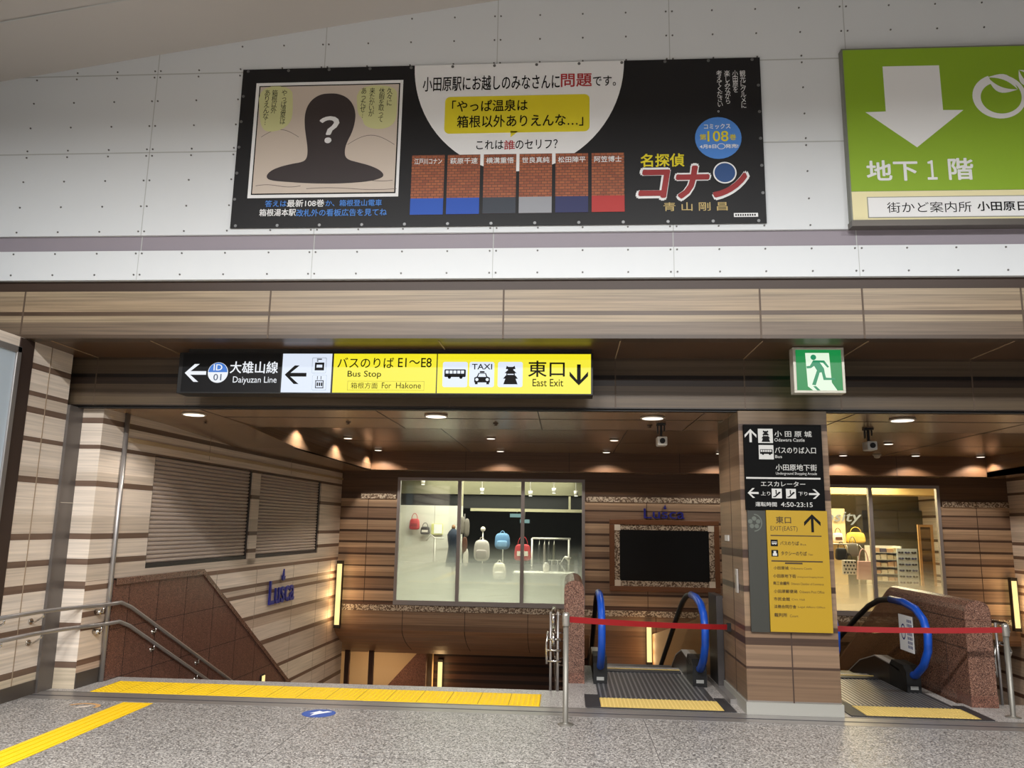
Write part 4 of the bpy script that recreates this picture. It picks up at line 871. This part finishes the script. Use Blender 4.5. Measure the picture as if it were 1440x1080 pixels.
BLUEH = mat('handrail_blue', (16, 72, 170), .35); GLS = glassy('escalator_glass', .10, (236, 232, 224))
STEP = mat('step_metal', (96, 96, 98), .4, .7); PLATE = mat('floor_plate', (150, 148, 150), .3, .6); PLDK = mat('plate_dark', (56, 54, 56), .5, .3); PLGR = mat('plate_groove', (74, 72, 74), .4, .4); COMB = mat('comb_yellow', (216, 186, 104), .55)
HP = [(9.34, .15), (9.06, .20), (8.85, .33), (8.72, .50), (8.70, .66), (8.78, .80), (8.95, .89), (9.25, .935), (9.6, .935), (9.95, .895), (10.3, .79), (10.7, .62), (11.1, .43), (13.1, -.53), (16, -1.92)]
def escalator(xl, xr, fx0, fx1, label):
    p = thing('escalator', label, 'escalator', ((xl+xr)/2, 9, 0))
    b = MB(); b.box(fx0+.14, fx1-.05, 8.40, 9.85, -.003, .004); b.k = 1
    n = 22
    for i in range(n): x = fx0+.16+(fx1-fx0-.24)*i/n; b.box(x, x+.018, 8.41, 9.84, .004, .008)
    b.build('floor_plate', [PLGR, PLATE], p)
    b = MB(); b.box(fx0+.15, fx1-.04, 7.985, 8.39, -.003, .006); b.k = 1
    for i in range(30): x = fx0+.16+(fx1-fx0-.22)*i/30; b.box(x, x+.012, 7.99, 8.385, .006, .010)
    b.build('yellow_tread_plate', [COMB, mat('comb_yellow_light', (232, 204, 124), .55)], p)
    b = MB(); b.box(fx0, fx0+.148, 7.96, 8.55, -.003, .005); b.box(fx1-.038, fx1+.07, 7.96, 8.55, -.003, .005); b.box(fx0+.148, fx1-.038, 7.955, 7.984, -.003, .005); b.build('black_border', PLDK, p)
    b = MB(); b.box(xl+.1, xr-.1, 9.852, 10.0, -.003, .02); b.k = 1; b.box(xl+.1, xr-.1, 9.99, 10.01, .02, .026); b.build('comb_plate', [PLDK, COMB], p)
    y, z = 10.02, -.02
    for i in range(9):
        MB().box(xl+.1, xr-.1, y, y+.40, z-.2, z).build('step', STEP, p); y += .41; z -= .04 if i == 0 else .2
    for x, sgn in ((xl, 1), (xr, -1)):
        b = MB(); b.tube([(x, a, c) for a, c in HP[7:]], .033, 12); b.build('handrail', RUBBER, p)
        b = MB(); b.tube([(x, a, c) for a, c in HP[:9]], .040, 14); b.build('handrail_cover', BLUEH, p, label='blue handrail cover')
        g = [(9.3, .22), (9.08, .24), (8.89, .36), (8.77, .51), (8.75, .66), (8.82, .78), (8.97, .86), (9.25, .90), (9.6, .90), (9.94, .86), (10.28, .76), (11.1, .39), (13.1, -.56), (13.1, -1.1), (11.0, -.12), (10.5, .13), (10.0, .24)]
        MB().prism(g, 'x', x-.006, x+.006).build('glass_panel', GLS, p)
        sk = [(9.5, -.003), (9.3, .2), (9.6, .23), (10.0, .25), (10.5, .12), (11.0, -.12), (16, -2.55), (16, -2.9), (11.0, -.5), (10.3, -.25), (9.9, -.2)]
        b = MB(); b.prism(sk, 'x', x-.07, x+.07); b.k = 1
        for (a0, c0), (a1, c1) in zip(sk[1:6], sk[2:6]): b.mesh([(x-.075, a0, c0), (x+.075, a0, c0), (x+.075, a1, c1), (x-.075, a1, c1), (x-.075, a0, c0+.012), (x+.075, a0, c0+.012), (x+.075, a1, c1+.012), (x-.075, a1, c1+.012)], [(0, 1, 2, 3), (4, 5, 6, 7), (0, 1, 5, 4), (1, 2, 6, 5), (2, 3, 7, 6), (3, 0, 4, 7)])
        b.build('skirt_panel', [mat('skirt_brown', (36, 28, 24), .35, .2), mat('deck_steel', (188, 184, 178), .35, .4)], p)
        b = MB(); b.prism([(9.12, .0), (9.12, .22), (9.2, .28), (9.5, .29), (9.58, .22), (9.58, .0)], 'x', x-.075, x+.075); b.k = 1; b.box(x-.04, x+.04, 9.112, 9.121, .04, .075); b.build('newel_box', [BLACK, mat('newel_label', (150, 150, 146), .5)], p)
    return p
escalator(.38, 1.46, .19, 1.54, 'left escalator with blue handrail covers, between granite wall and pillar')
escalator(2.80, 3.72, 2.66, 3.88, 'right escalator with blue handrail covers, between pillar and granite wall')
p = thing('paper_notice', 'white paper notice with a blue ring on the right escalator glass', 'notice', (3.70, 9.35, .55))
v0 = [(3.708, 9.0), (3.708, 9.34)]; MB().box(3.7055, 3.7085, 9.02, 9.38, .42, .80).build('sheet', PAPER, p)
b = MB(); V = [(9.27+.06*math.cos(t), .62+.085*math.sin(t), 9.27+.045*math.cos(t), .62+.066*math.sin(t)) for t in [2*PI*i/24 for i in range(25)]]
for a0, a1 in zip(V, V[1:]): b.mesh([(3.705, a0[0], a0[1]), (3.705, a1[0], a1[1]), (3.705, a1[2], a1[3]), (3.705, a0[2], a0[3])], [(0, 1, 2, 3)])
for i in range(4):
    for k in range(7): b.box(3.7048, 3.7054, 9.05+i*.032, 9.068+i*.032, .46+k*.045, .49+k*.045)
b.build('notice_print', mat('notice_ink', (40, 50, 120), .6), p)
# floor paving and stickers
b = MB(); b.box(-4.72, -.245, 7.935, 8.47, 0, .004); b.k = 1
for i in range(16): x = -4.72+i*.298; b.box(x-.002, x+.002, 7.936, 8.469, .004, .0045)
b.k = 0; b.smooth = True
for i in range(90):
    for j in range(10):
        x, y = -4.69+i*.0497, 7.96+j*.0535; b.lathe((x, y, .004), [(.016, 0), (.012, .004), (.004, .005)], 6)
b.smooth = False
b.build('tactile_paving', [YTILE, mat('tile_gap', (120, 96, 20), .7)], label='yellow dotted tactile paving strip along the top of the stairs', cat='tactile paving')
b = MB(); b.box(-4.145, -3.855, 3.4, 7.53, 0, .004)
for k in range(4): b.box(-4.125+k*.07, -4.09+k*.07, 3.41, 7.51, .004, .009)
b.build('guide_paving', YTILE, label='yellow ribbed guide strip running across the grey floor at left', cat='tactile paving')
p = thing('floor_sticker', 'blue round floor sticker with a white arrow before the stairs', 'floor sticker', (-2.22, 7.37, 0))
MB().cyl((-2.22, 7.37, 0), .15, .0012, 36).build('sticker_disc', mat('sticker_blue', (52, 84, 160), .6), p)
MB().prism([(-2.27, 7.27), (-2.21, 7.35), (-2.12, 7.44), (-2.17, 7.46), (-2.20, 7.43), (-2.24, 7.46), (-2.30, 7.36), (-2.26, 7.37)], 'z', .0012, .002).build('arrow', PAPER, p)
p = thing('floor_sticker', 'worn orange floor sticker left of the guide strip', 'floor sticker', (-4.42, 7.33, 0))
b = MB(); V = [(-4.42+.16*math.cos(t), 7.33+.13*math.sin(t), -4.42+.12*math.cos(t), 7.33+.09*math.sin(t)) for t in [PI*i/16-.3 for i in range(17)]]
b.k = 0
for a0, a1 in zip(V, V[1:]): b.mesh([(a0[0], a0[1], .0012), (a1[0], a1[1], .0012), (a1[2], a1[3], .0012), (a0[2], a0[3], .0012)], [(0, 1, 2, 3)])
b.build('worn_ring', mat('sticker_orange', (196, 150, 96), .6), p); MB().prism([(-4.47, 7.27), (-4.38, 7.31), (-4.34, 7.40), (-4.40, 7.36)], 'z', 0, .0012).build('worn_arrow', mat('sticker_worn', (214, 196, 180), .6), p)
# ================================================================ SHOPS BEHIND THE BACK WALL
FRM = mat('window_frame', (160, 153, 152), .4, .3); PANE = glassy('shop_glass', .06, (240, 244, 238))
def shop_window(n, x0, x1, z0, z1, mulls, film):
    b = MB(); ya, yb = YB-.03, YB+.06
    b.box(x0, x1, ya, yb, z1-.06, z1); b.box(x0, x1, ya, yb, z0, z0+.09); b.box(x0, x0+.06, ya, yb, z0+.09, z1-.06); b.box(x1-.06, x1, ya, yb, z0+.09, z1-.06)
    for m_ in mulls: b.box(m_-.035, m_+.035, ya, yb, z0+.09, z1-.06)
    o = structure(b, 'window_%d' % n, FRM); ed = [x0+.06]+[k for m_ in mulls for k in (m_-.035, m_+.035)]+[x1-.06]
    for k in range(0, len(ed), 2):
        MB().box(ed[k], ed[k+1], YB, YB+.008, z0+.09, z1-.06).build('pane', PANE, o)
        if film: MB().quad((ed[k], YB+.012, z0+.09), (ed[k+1], YB+.012, z0+.09), (ed[k+1], YB+.012, z0+film[0]), (ed[k], YB+.012, z0+film[0])).build('frosted_film', film[1], o)
shop_window(1, W1[0], W1[1], W1[2], W1[3], (-2.17, -.88), (1.4, frost('window_film', .1, 1.4, .95, (244, 246, 236))))
shop_window(2, W2[0], W2[1], W2[2], W2[3], (5.95,), (1.0, frost('window_film_right', .15, 1.1, .75, (236, 226, 210))))
b = MB(); b.box(W2[0], W2[0]+.04, YB+.06, YB+.12, .1, 2.6); structure(b, 'trim_window_return', FRM)
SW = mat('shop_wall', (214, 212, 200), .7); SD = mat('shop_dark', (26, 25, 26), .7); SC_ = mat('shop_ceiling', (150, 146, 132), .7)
structure(MB().box(-4.6, 1.6, YB+.17, 22, -.1, .1), 'floor_left_shop', mat('shop_floor', (150, 148, 142), .4))
structure(MB().box(-4.6, 1.6, YB+.17, 22, 2.95, 3.0), 'ceiling_left_shop', SC_)
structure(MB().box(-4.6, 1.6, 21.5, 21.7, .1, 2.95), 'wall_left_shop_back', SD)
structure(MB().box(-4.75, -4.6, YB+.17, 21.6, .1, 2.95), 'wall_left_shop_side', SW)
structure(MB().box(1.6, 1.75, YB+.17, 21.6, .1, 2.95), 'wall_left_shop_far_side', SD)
b = MB(); b.box(-4.5, -2.4, 18.3, 18.4, .1, 2.12); b.k = 1; b.box(-3.05, -3.04, 18.297, 18.3, .1, 2.12); b.box(-3.95, -3.94, 18.297, 18.3, .1, 2.12); structure(b, 'wall_left_shop_partition', [SW, mat('partition_joint', (150, 146, 134), .6)])
b = MB(); b.box(-4.5, 1.6, 17.6, 17.68, 2.72, 2.76); b.box(-2.3, 1.6, 19.0, 19.08, 2.02, 2.09); b.box(-2.5, -2.4, 18.3, 18.4, 2.12, 2.95); b.box(.05, .10, 19.0, 19.06, 2.09, 2.4); structure(b, 'trim_shop_beam', mat('shop_beam', (168, 162, 132), .6))
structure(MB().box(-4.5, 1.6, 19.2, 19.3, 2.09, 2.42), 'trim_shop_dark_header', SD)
structure(MB().box(-4.6, 1.6, 19.1, 19.3, 2.42, 2.95), 'wall_left_shop_bulkhead', mat('shop_bulkhead', (116, 112, 88), .7))
def handle(b, c, w_, h_, r=.008, y=0):
    b.tube([(c[0]+w_*math.cos(t), c[1]+y, c[2]+h_*math.sin(t)) for t in [PI*i/10 for i in range(11)]], r, 6)
def pos(px, py, Y): return at(px, py, Y)
def hook(p, x, y, z0, z1): MB().tube([(x, y, z0-.01), (x, y, z1-.012)], .005, 6).build('hanging_hook', POLEM, p)
POLEM = mat('stand_white', (206, 202, 192), .4, .3)
def handbag(px, py, Y, w_, h_, m, hm, label, name='handbag', trim=None, rest=None, hang=None):
    c = pos(px, py, Y)
    if rest: c.z = rest+h_/2
    z = c.z-h_/2; p = thing(name, label, 'bag', (c.x, Y, z))
    MB().sell((c.x, Y, c.z), w_/2, .07, h_/2, .45, 20, 12, .18).build('bag_body', m, p)
    b = MB(); handle(b, (c.x, Y-.02, c.z+h_*.42), w_*.27, h_*.55); b.build('bag_handle', hm, p)
    if hang: hook(p, c.x, Y-.02, c.z+h_*.97, hang)
    if trim: MB().box(c.x-w_*.3, c.x+w_*.3, Y-.078, Y-.055, c.z-h_*.2, c.z+h_*.08).build('front_patch', trim, p)
    return p
BRED = mat('bag_red', (178, 42, 50), .6); BBLK = mat('bag_black', (30, 28, 30), .5); BWHT = mat('bag_white', (224, 216, 204), .6); BDEN = mat('bag_denim', (96, 138, 178), .7); BYEL = mat('bag_yellow', (224, 186, 78), .6); BGRY = mat('bag_grey', (126, 118, 108), .6); BPNK = mat('bag_pink', (212, 168, 158), .6); BBRN = mat('bag_brown', (96, 58, 40), .6); POLEM = mat('stand_white', (206, 202, 192), .4, .3)
handbag(583, 737, 18.2, .25, .25, BRED, BRED, 'small round red bag hanging on the white shop partition', trim=mat('bag_red_dark', (140, 30, 38), .6))
handbag(598, 746, 18.2, .23, .18, BBLK, BBLK, 'small black handbag on the white partition beside the red bag', trim=BWHT)
c = pos(614.5, 744, 18.25); p = thing('framed_card', 'pale yellow framed card on the shop partition', 'framed card', (c.x, 18.28, c.z-.12))
MB().box(c.x-.13, c.x+.13, 18.25, 18.299, c.z-.12, c.z+.12).build('card_frame', mat('card_yellow', (206, 206, 120), .6), p); MB().box(c.x-.07, c.x+.12, 18.244, 18.251, c.z-.10, c.z+.11).build('card_sheet', PAPER, p)
c = pos(612, 757, 18.1); p = thing('display_rack', 'small white display rack under the framed card', 'display stand', (c.x, 18.1, .1))
b = MB(); b.tube([(c.x, 18.1, .1), (c.x, 18.1, c.z)], .015, 8); b.tube([(c.x-.2, 18.1, c.z-.06), (c.x-.1, 18.1, c.z+.08), (c.x, 18.1, c.z), (c.x+.2, 18.1, c.z)], .015, 8); b.lathe((c.x, 18.1, .1), [(.14, 0), (.14, .015), (.02, .025)]); b.build('rack_frame', POLEM, p)
c = pos(637, 770, 18.0); p = thing('dress_form', 'dark navy dress on a stand beside the shop partition', 'dress form', (c.x, 18.0, .1))
MB().lathe((c.x, 18.0, c.z-.42), [(.17, 0), (.15, .12), (.125, .28), (.105, .45), (.13, .60), (.14, .70), (.10, .78), (.04, .84)], 18).build('dress', mat('dress_navy', (34, 44, 62), .8), p)
b = MB(); b.tube([(c.x, 18, .1), (c.x, 18, c.z-.42)], .018, 8); b.lathe((c.x, 18, .1), [(.17, 0), (.17, .015), (.03, .03)]); b.build('stand', DSTEEL, p); MB().lathe((c.x, 18.0, c.z+.42), [(.04, 0), (.045, .05), (.02, .09)], 12).build('neck_cap', mat('wood_cap', (150, 110, 76), .5), p)
c = pos(653, 745, 17.7); p = thing('scarf_stand', 'stand with patterned scarves just right of the first mullion', 'scarf stand', (c.x, 17.7, .1))
b = MB(); b.tube([(c.x, 17.7, .1), (c.x, 17.7, c.z+.35)], .015, 8); b.lathe((c.x, 17.7, .1), [(.15, 0), (.15, .015), (.02, .03)]); b.build('stand', DSTEEL, p)
for k, (dx, dz, cl) in enumerate(((-.05, .1, BGRY), (.06, .05, BGRY), (.02, -.35, BBRN), (.05, -.6, BWHT))): MB().sell((c.x+dx, 17.66, c.z+dz), .06, .03, .2, .7, 10, 8).build('scarf', cl, p)
def backpack(px, py, Y, w_, h_, m, pm, label, base_z=None):
    c = pos(px, py, Y)
    if base_z: c.z = base_z+h_/2+.001
    p = thing('backpack', label, 'backpack', (c.x, Y, c.z-h_/2))
    MB().sell((c.x, Y, c.z), w_/2, .12, h_/2, .6, 22, 14, .12).build('bag_body', m, p)
    MB().sell((c.x, Y-.11, c.z-h_*.18), w_*.34, .05, h_*.22, .5, 16, 10).build('front_pocket', pm, p)
    b = MB(); handle(b, (c.x, Y, c.z+h_*.46), w_*.13, h_*.16, .009); b.build('grab_handle', pm, p); return c
def pole_stand(c, Y, z1, label, top=False):
    p = thing('display_stand', label, 'display stand', (c.x, Y, .1)); b = MB(); b.tube([(c.x, Y+.16, .1), (c.x, Y+.16, z1)], .014, 8); b.lathe((c.x, Y+.16, .1), [(.14, 0), (.14, .015), (.02, .03)]); b.build('stand_pole', POLEM, p)
    if top: MB().sell((c.x, Y+.16, z1+.04), .055, .055, .055, 1, 14, 10).build('finial', BWHT, p)
c = backpack(677.5, 774, 17.6, .37, .46, mat('pack_grey', (186, 178, 170), .6), mat('pack_pocket', (160, 150, 144), .6), 'round pale grey backpack on a tall stand in the middle pane'); pole_stand(c, 17.6, c.z+.42, 'tall stand behind the round pale backpack', True)
c = backpack(706.5, 761, 17.9, .36, .36, BDEN, mat('pack_denim_pocket', (120, 160, 196), .7), 'light blue backpack on a stand in the middle pane'); pole_stand(c, 17.9, c.z, 'stand carrying the light blue backpack')
c = pos(702, 818, 17.3); p = thing('display_plinth', 'white plinth under the cream backpack', 'plinth', (c.x, 17.3, .1)); b = MB(); b.box(c.x-.26, c.x+.26, 17.1, 17.55, .1, c.z); b.box(c.x-.28, c.x+.28, 17.08, 17.57, c.z-.03, c.z); b.build('plinth_body', SW, p)
c2 = at(702, 804, 17.3); backpack(702, 806, 17.3, .30, .40, base_z=c.z, m=mat('pack_cream', (214, 206, 184), .6), pm=BWHT, label='cream backpack low in the middle pane on a white plinth')
handbag(735, 777, 17.7, .40, .36, BRED, BRED, 'red bag with a white front behind the second mullion', trim=BWHT)
c = pos(735, 790, 17.7); pole_stand(c, 17.7, c.z, 'stand carrying the red and white bag')
p0, p1 = pos(748, 790, 18.0), pos(800, 758, 18.0); p = thing('garment_rack', 'white tube garment rack behind the right pane', 'garment rack', ((p0.x+p1.x)/2, 18, .1))
for x in (p0.x, p1.x): MB().tube([(x, 18, .1), (x, 18, p1.z)], .022, 8).build('upright', POLEM, p)
MB().tube([(p0.x, 18, p1.z), (p1.x+.04, 18, p1.z)], .022, 8).build('top_rail', POLEM, p)
for x in (p0.x, p1.x): MB().box(x-.025, x+.025, 17.75, 18.25, .1, .14).build('foot', POLEM, p)
for k, (t, m_) in enumerate(((.2, BBLK), (.34, BGRY), (.46, BBLK), (.6, mat('cloth_olive', (70, 66, 48), .8)))):
    x = p0.x+(p1.x-p0.x)*t; q = thing('garment', ('black garment hanging at the left end of the rack', 'grey garment second on the white rack', 'black garment third on the white rack', 'olive garment hanging mid rack')[k], 'garment', (x, 18, p1.z-.75))
    MB().sell((x, 18, p1.z-.42), .04, .18, .34, .6, 12, 10, .35).build('cloth', m_, q); b = MB(); b.tube([(x, 17.84, p1.z-.13), (x, 18, p1.z-.06), (x, 18.16, p1.z-.13)], .006, 6); b.tube([(x, 18, p1.z-.06), (x, 18, p1.z+.02)], .004, 6); b.build('hanger', POLEM, q)
t0, t1 = pos(722, 804, 17.0), pos(808, 804, 17.0); p = thing('display_table', 'white display table behind the right pane of the wide window', 'table', ((t0.x+t1.x)/2, 17.1, .1))
MB().box(t0.x, t1.x, 16.75, 17.45, t0.z-.05, t0.z).build('tabletop', SW, p, bevel=.006)
for x in (t0.x+.04, t1.x-.04):
    for y in (16.8, 17.4): MB().box(x-.025, x+.025, y-.025, y+.025, .1, t0.z-.05).build('leg', SW, p)
b = MB(); b.box(t0.x+.07, t1.x-.07, 17.36, 17.38, .2, t0.z-.06); b.build('modesty_panel', SW, p)
tz = t0.z
c = pos(768, 798, 17.0); p = thing('white_jar', 'white patterned jar standing on the display table', 'jar', (c.x, 17, tz)); MB().lathe((c.x, 17, tz), [(.05, 0), (.06, .01), (.065, .14), (.05, .17), (.045, .175)], 18).build('jar_body', BWHT, p); MB().lathe((c.x, 17, tz+.175), [(.048, 0), (.048, .02), (.01, .03)], 16).build('jar_lid', POLEM, p)
for px, lb in ((776, 'thin white accessory stand right of the jar on the table'), (784, 'thin white accessory stand at the table middle')):
    c = pos(px, 790, 17.1); p = thing('accessory_stand', lb, 'accessory stand', (c.x, 17.1, tz)); b = MB(); b.lathe((c.x, 17.1, tz), [(.05, 0), (.05, .01), (.008, .015)], 12); b.tube([(c.x, 17.1, tz), (c.x, 17.1, tz+.25)], .007, 6); b.tube([(c.x-.08, 17.1, tz+.25), (c.x+.08, 17.1, tz+.25)], .007, 6); b.build('stand_tree', POLEM, p)
c = pos(786, 790, 17.2); p = thing('desk_lamp', 'small angled lamp at the right of the display table', 'lamp', (c.x+.12, 17.2, tz)); b = MB(); b.lathe((c.x+.14, 17.2, tz), [(.07, 0), (.07, .015), (.01, .02)], 14); b.tube([(c.x+.14, 17.2, tz+.012), (c.x+.02, 17.2, tz+.17), (c.x+.12, 17.2, tz+.32)], .01, 6); b.build('lamp_arm', POLEM, p); MB().tube([(c.x+.12, 17.2, tz+.32), (c.x+.24, 17.2, tz+.26)], [.025, .055], 12).build('lamp_shade', POLEM, p)
for k, (px, py, lb) in enumerate(((678, 690, 'above the middle pane'), (746, 694, 'right of the second mullion'), (779, 690, 'above the right pane'), (810, 694, 'at the right end of the shop'), (595, 678, 'above the left pane'))):
    c = pos(px, py, 18.0); p = thing('shop_spotlight', 'small lit shop spotlight '+lb, 'spotlight', (c.x, 18, c.z), group='shop spotlights'); MB().tube([(c.x, 18, c.z-.05), (c.x, 18, c.z+.06)], [.04, .05], 12).build('spot_body', POLEM, p); MB().tube([(c.x, 18, c.z-.06), (c.x, 18, c.z-.051)], .036, 12).build('spot_lens', em('spot_lens', (255, 246, 224), 4), p); MB().tube([(c.x, 18, c.z+.06), (c.x, 18, 2.95)], .012, 6).build('stem', POLEM, p)
for px, py, lb in ((727, 725, 'pale lit sign strip high in the dark shop'), (738, 733, 'small teal lit sign under the strip')):
    Q = 20.5 if py < 730 else 20.2; c = pos(px, py, Q); p = thing('lit_sign', lb, 'sign', (c.x, Q, c.z)); w_ = .2 if py < 730 else .14; MB().box(c.x-w_, c.x+w_, Q, Q+.05, c.z-.06, c.z+.06).build('sign_case', BBLK, p); MB().tube([(c.x, Q+.03, c.z+.05), (c.x, Q+.03, 2.95)], .01, 6).build('stem', POLEM, p); MB().box(c.x-w_+.02, c.x+w_-.02, Q-.01, Q+.001, c.z-.045, c.z+.045).build('sign_face', em('sign_face_teal', (170, 210, 214), .7), p)
# right shop
structure(MB().box(4.2, 9, YB+.17, 20.6, -.1, .1), 'floor_right_shop', mat('shop_floor_warm', (196, 180, 156), .5))
structure(MB().box(4.2, 9, YB+.17, 20.6, 2.95, 3.0), 'ceiling_right_shop', mat('shop_ceiling_warm', (176, 160, 130), .7))
structure(MB().box(4.2, 9, 20.2, 20.4, .1, 2.95), 'wall_right_shop_back', mat('shop_wall_olive', (112, 104, 76), .7))
structure(MB().box(4.1, 4.2, YB+.17, 20.4, .1, 2.95), 'wall_right_shop_side', SW); structure(MB().box(9, 9.1, YB+.17, 20.4, .1, 2.95), 'wall_right_shop_far_side', SW)
structure(MB().box(4.3, 6.35, 18.7, 18.8, .1, 2.2), 'wall_right_shop_display', mat('display_wall', (226, 200, 150), .7))
structure(MB().box(4.3, 9, 18.4, 19.2, 2.52, 2.72), 'trim_right_shop_cove', mat('cove', (230, 196, 128), .6))
area_light('cove_lamp', (6, 18.3, 2.5), (math.radians(-30), 0, 0), 3.0, .15, 40, (1, .78, .46))
p0 = pos(1169, 728, 18.5); p = thing('script_lettering', 'white script lettering above the bags in the right shop', 'lettering', (p0.x+.4, 18.65, p0.z-.12))
text('osity', (p0.x-.1, p0.x+.72, p0.z-.15, p0.z+.14), 18.66, em('script_white', (240, 226, 200), .8), p, bold=.01, shear=.25, depth=.01)
q = pos(1190, 763.5, 18.5); SHZ = q.z
p = thing('wall_shelf', 'pale wooden shelf under the yellow bag in the right shop', 'shelf', (5.5, 18.6, SHZ)); MB().box(4.9, 6.3, 18.35, 18.699, SHZ-.03, SHZ).build('shelf_board', mat('shelf_wood', (206, 170, 112), .5), p)
handbag(1178, 753, 18.48, .24, .22, BWHT, BBRN, 'white and brown handbag on the left of the shelf under the lettering', trim=BBRN, rest=SHZ)
handbag(1203, 751, 18.48, .44, .24, BYEL, BYEL, 'wide yellow bag on the shelf under the lettering', rest=SHZ)
BARZ = 1.42; p = thing('display_rail', 'white display rail from which the bags hang in the right shop', 'display rail', (5.5, 17.6, .1))
for x in (4.75, 6.2): MB().tube([(x, 17.6, .1), (x, 17.6, BARZ)], .016, 8).build('upright', POLEM, p); MB().box(x-.02, x+.02, 17.4, 17.8, .1, .13).build('foot', POLEM, p)
MB().tube([(4.74, 17.6, BARZ), (6.21, 17.6, BARZ)], .014, 8).build('top_rail', POLEM, p)
handbag(1183, 779, 17.62, .26, .26, BBLK, BBLK, 'black bag hanging from the rail at the left', hang=BARZ)
handbag(1199, 773, 17.62, .24, .28, BGRY, BGRY, 'grey bag hanging from the rail behind the spotted bag', hang=BARZ)
c = pos(1194, 797, 17.5); p = thing('tote_bag', 'white tote bag with black spots hanging low in the right shop', 'bag', (c.x, 17.5, c.z-.16)); MB().box(c.x-.14, c.x+.14, 17.46, 17.54, c.z-.16, c.z+.14).build('bag_body', BWHT, p, bevel=.015)
for i in range(4):
    for k in range(4): MB().prism(disc(c.x-.11+i*.065+(k % 2)*.03, c.z-.12+k*.072, .02, n=8), 'y', 17.4545, 17.4595).build('spot', BBLK, p)
b = MB(); handle(b, (c.x, 17.5, c.z+.13), .07, .15); b.build('bag_handle', BBLK, p); MB().tube([(c.x, 17.5, c.z+.27), (c.x, 17.575, BARZ-.02), (c.x, 17.6, BARZ-.016)], .005, 6).build('hanging_hook', POLEM, p)
c = pos(1215, 800, 17.4); p = thing('tote_bag', 'large pink tote bag hanging beside the window mullion', 'bag', (c.x, 17.4, c.z-.22)); MB().prism([(c.x-.15, c.z-.22), (c.x+.17, c.z-.22), (c.x+.14, c.z+.16), (c.x-.12, c.z+.16)], 'y', 17.35, 17.45).build('bag_body', BPNK, p, bevel=.012); b = MB(); handle(b, (c.x, 17.4, c.z+.15), .09, .26, .011); b.build('bag_handle', BPNK, p); MB().tube([(c.x, 17.4, c.z+.40), (c.x, 17.575, BARZ-.02), (c.x, 17.6, BARZ-.016)], .005, 6).build('hanging_hook', POLEM, p)
q0, q1 = pos(1230, 835, 17.9), pos(1263, 768, 17.9); p = thing('goods_shelf', 'shelf rack of folded goods in the right pane', 'shelf', ((q0.x+q1.x)/2, 18, .1)); z_ = .1
MB().box(q0.x-.03, q1.x+.03, 18.2, 18.24, .1, q1.z).build('back_panel', SW, p)
for x in (q0.x-.03, q1.x+.0): MB().box(x, x+.03, 17.8, 18.2, .1, q1.z).build('side_panel', SW, p)
ns = 8; sh = (q1.z-.2)/ns
for k in range(ns): MB().box(q0.x, q1.x, 17.8, 18.2, .2+k*sh, .215+k*sh).build('shelf_board', POLEM, p)
gc_ = [mat('goods_%d' % i, c_, .8) for i, c_ in enumerate(((226, 214, 186), (206, 188, 150), (176, 120, 96), (228, 222, 204), (200, 160, 120), (92, 84, 100)))]
for k in range(3, ns):
    for i in range(4):
        w_ = (q1.x-q0.x)/4; x = q0.x+i*w_; h_ = sh*random.uniform(.45, .75)
        MB().box(x+.008, x+w_-.008, 17.82, 18.1, .2155+k*sh, .2155+k*sh+h_).build('folded_goods', gc_[random.randrange(6)], None, label='folded cloth stack, %s from left on %s shelf of the goods rack' % (('first', 'second', 'third', 'last')[i], ('fourth', 'fifth', 'sixth', 'seventh', 'top')[k-3]), cat='folded cloth', group='folded goods on the rack')
q0, q1 = pos(1266, 835, 17.7), pos(1290, 772, 17.7); p = thing('eyewear_rack', 'tall rack of glasses beside the goods shelf', 'display rack', ((q0.x+q1.x)/2, 17.7, .1))
MB().box(q0.x, q1.x, 17.72, 17.76, .1, q1.z).build('rack_panel', mat('rack_pale', (188, 196, 200), .5), p)
for r_i in range(9):
    z = q1.z-.08-r_i*.125
    for cidx in range(3):
        x = q0.x+(q1.x-q0.x)*(.18+.32*cidx); b = MB()
        for dx in (-.03, .03): b.prism(disc(x+dx, z, .026, .02, 10), 'y', 17.705, 17.715)
        b.box(x-.008, x+.008, 17.706, 17.714, z-.002, z+.006); b.box(x-.056, x-.052, 17.705, 17.72, z, z+.004); b.box(x+.052, x+.056, 17.705, 17.72, z, z+.004); b.box(x-.03, x+.03, 17.712, 17.72, z-.022, z-.018)
        o = b.build('sunglasses', (BBLK, mat('lens_blue', (54, 60, 104), .4))[(r_i+cidx) % 2], p)
q0, q1 = pos(1299, 838, 17.2), pos(1308, 738, 17.2); p = thing('mirror_board', 'tall leaning wooden framed mirror at the right of the shop', 'mirror', ((q0.x+q1.x)/2, 17.2, .1)); b = MB(); ring(b, q0.x-.02, q1.x+.05, .1, q1.z, .05, 17.2, 17.24); b.build('mirror_frame', mat('mirror_wood', (190, 146, 92), .5), p); MB().box(q0.x+.03, q1.x, 17.215, 17.235, .15, q1.z-.05).build('mirror_glass', mat('mirror_glass', (120, 110, 90), .08, 1), p)
c = pos(1237, 728, 19.9); p = thing('wall_cabinet', 'dark wall cabinet high on the right shop back wall', 'cabinet', (c.x, 20, c.z-.2)); MB().box(c.x-.3, c.x+1.1, 19.85, 20.199, c.z-.35, c.z+.18).build('cabinet_body', mat('cabinet_dark', (52, 46, 36), .6), p)
for k in range(2): MB().box(c.x-.28+k*.69, c.x+.39+k*.69, 19.84, 19.851, c.z-.33, c.z+.16).build('cabinet_door', mat('cabinet_door', (78, 72, 54), .5), p)
finish_text()
